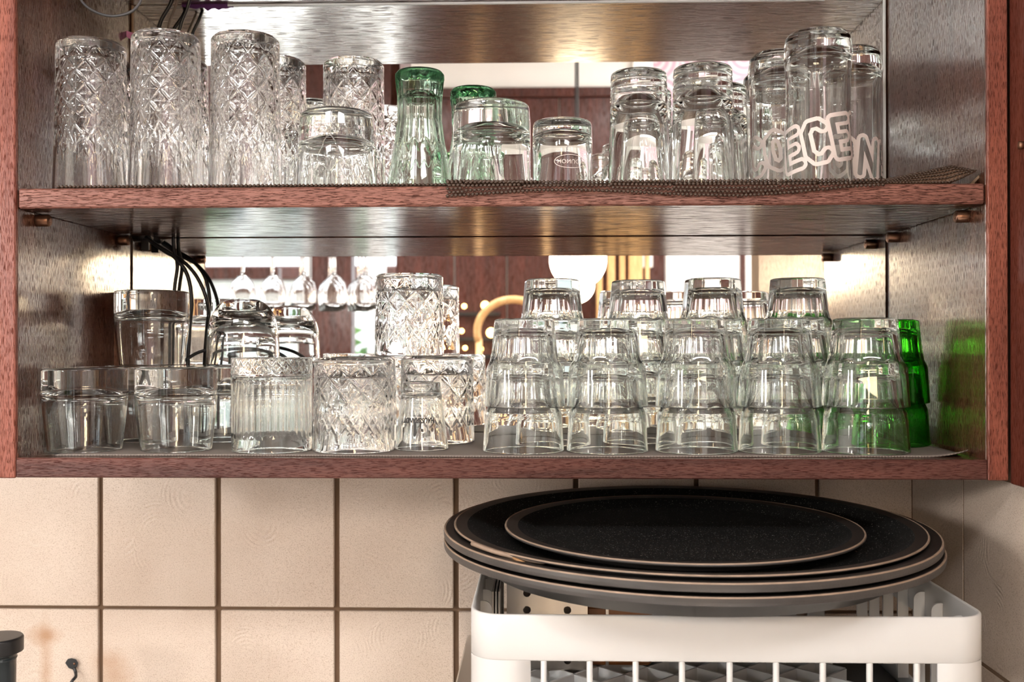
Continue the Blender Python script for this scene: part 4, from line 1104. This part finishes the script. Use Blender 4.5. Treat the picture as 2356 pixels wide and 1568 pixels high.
for v in (718, 775, 815): box('board', BLACK, bk, a.x, b.x, a.y - .14, a.y - .03, fz(v) - .02, fz(v), b=.002)
box('back', W_BLOCK, bk, a.x, b.x, a.y - .15, a.y - .141, fz(900), fz(690), b=0)
# glasses hanging from the rail above the bar
rl = empty('glass_rail', (0, 0, 0), label='wooden hanging rail for stemmed glasses above the bar, mirrored', cat='rail')
pA = room(545, 600, 2.75); pB = room(835, 600, 2.6); RZ = room(690, 712, 2.68).z + .163
for k in range(4):
    y = pA.y - .1 + k * .085; box('runner', W_ROOM, rl, pA.x - .1, pB.x + .1, y - .012, y + .012, RZ, RZ + .02, b=.002)
for x in (pA.x - .08, pB.x + .08): box('hanger', W_ROOM, rl, x - .012, x + .012, pA.y - .09, pA.y + .14, RZ + .0205, CEILZ - .001, b=.001)
wine = empty('wine_glass')
bowl = [(.0005, .088), (.012, .085), (.026, .07), (.033, .045), (.031, .02), (.0275, .0), (.0268, 0), (.0302, .02), (.0322, .045), (.0253, .069), (.0115, .0838), (.0005, .0865)]
n = 28; V_ = []; F_ = []
for r, z in bowl: V_ += [(r * math.cos(2 * PI * k / n), r * math.sin(2 * PI * k / n), z) for k in range(n)]
for i in range(len(bowl) - 1):
    for k in range(n): F_.append((i * n + k, (i + 1) * n + k, (i + 1) * n + (k + 1) % n, i * n + (k + 1) % n))
obj('bowl', V_, F_, G_RACK, wine, True)
MB().tube([(0, 0, .0885), (0, 0, .1), (0, 0, .15), (0, 0, .159)], [.006, .0035, .0032, .006], 12).build('stem', G_RACK, wine, True)
MB().tube([(0, 0, .1595), (0, 0, .161), (0, 0, .1625)], [.03, .032, .012], 24).build('foot', G_RACK, wine, True)
k = 0
for j in range(3):
    for i in range(5):
        x = pA.x + (pB.x - pA.x) * (i + .3 * j) / 4.6; y = pA.y - .058 + j * .085
        place(wine, x, y, RZ - .1632 + .0 , 0, ('first', 'second', 'third', 'fourth', 'fifth')[i] + ' hanging wine glass from left on the ' + ('far', 'middle', 'near')[j] + ' runner, mirrored', 'glass', 'wine glasses hanging over the bar')
# bentwood chair back and pale slats
arch = empty('bentwood_chair', room(1180, 740, 4.2), label='bentwood chair back catching warm light, seen in mirror', cat='chair')
MB().tube([(.16 * math.cos(a) * .9, 0, .13 * math.sin(a) - .04) for a in np.linspace(-.3, PI + .3, 24)], .016, 10).build('back_hoop', W_PALE, arch, True)
MB().tube([(-.137, 0, -.07), (-.13, .0, -1.6 - arch.location.z + .002)], .015, 10).build('leg', W_PALE, arch, True); MB().tube([(.137, 0, -.07), (.13, .0, -1.6 - arch.location.z + .002)], .015, 10).build('leg', W_PALE, arch, True)
scn = empty('slat_screen', (0, 0, 0), label='screen of pale upright wooden slats across the room, mirrored', cat='screen')
for u0, u1 in ((1372, 1386), (1397, 1415), (1425, 1438), (1446, 1478), (1484, 1494)):
    a, b = room(u0, 700, LF - .2), room(u1, 700, LF - .2); box('slat', W_PALE, scn, a.x, b.x, a.y - .02, a.y + .02, -1.599, fz(520), b=.003)
a, b = room(1366, 700, LF - .2), room(1500, 700, LF - .2); box('rail', W_PALE, scn, a.x, b.x, a.y - .015, a.y + .015, fz(520) + .0005, fz(520) + .05, b=.003)
for x, y, l in ((-.35, -2.3, 'left'), (1.35, -2.3, 'right')):  # housings round the two added ceiling fills
    t = empty('ceiling_fill_lamp', (x, y, CEILZ - .0005), label=f'added rectangular ceiling fill lamp over the {"window" if l == "left" else "planked"} side of bar room', cat='lamp')
    mb = MB(); mb.box(-.48, .48, -.28, -.25, -.04, 0); mb.box(-.48, .48, .25, .28, -.04, 0); mb.box(-.48, -.45, -.25, .25, -.04, 0); mb.box(.45, .48, -.25, .25, -.04, 0)
    mb.build('frame', FRAMEW, t)
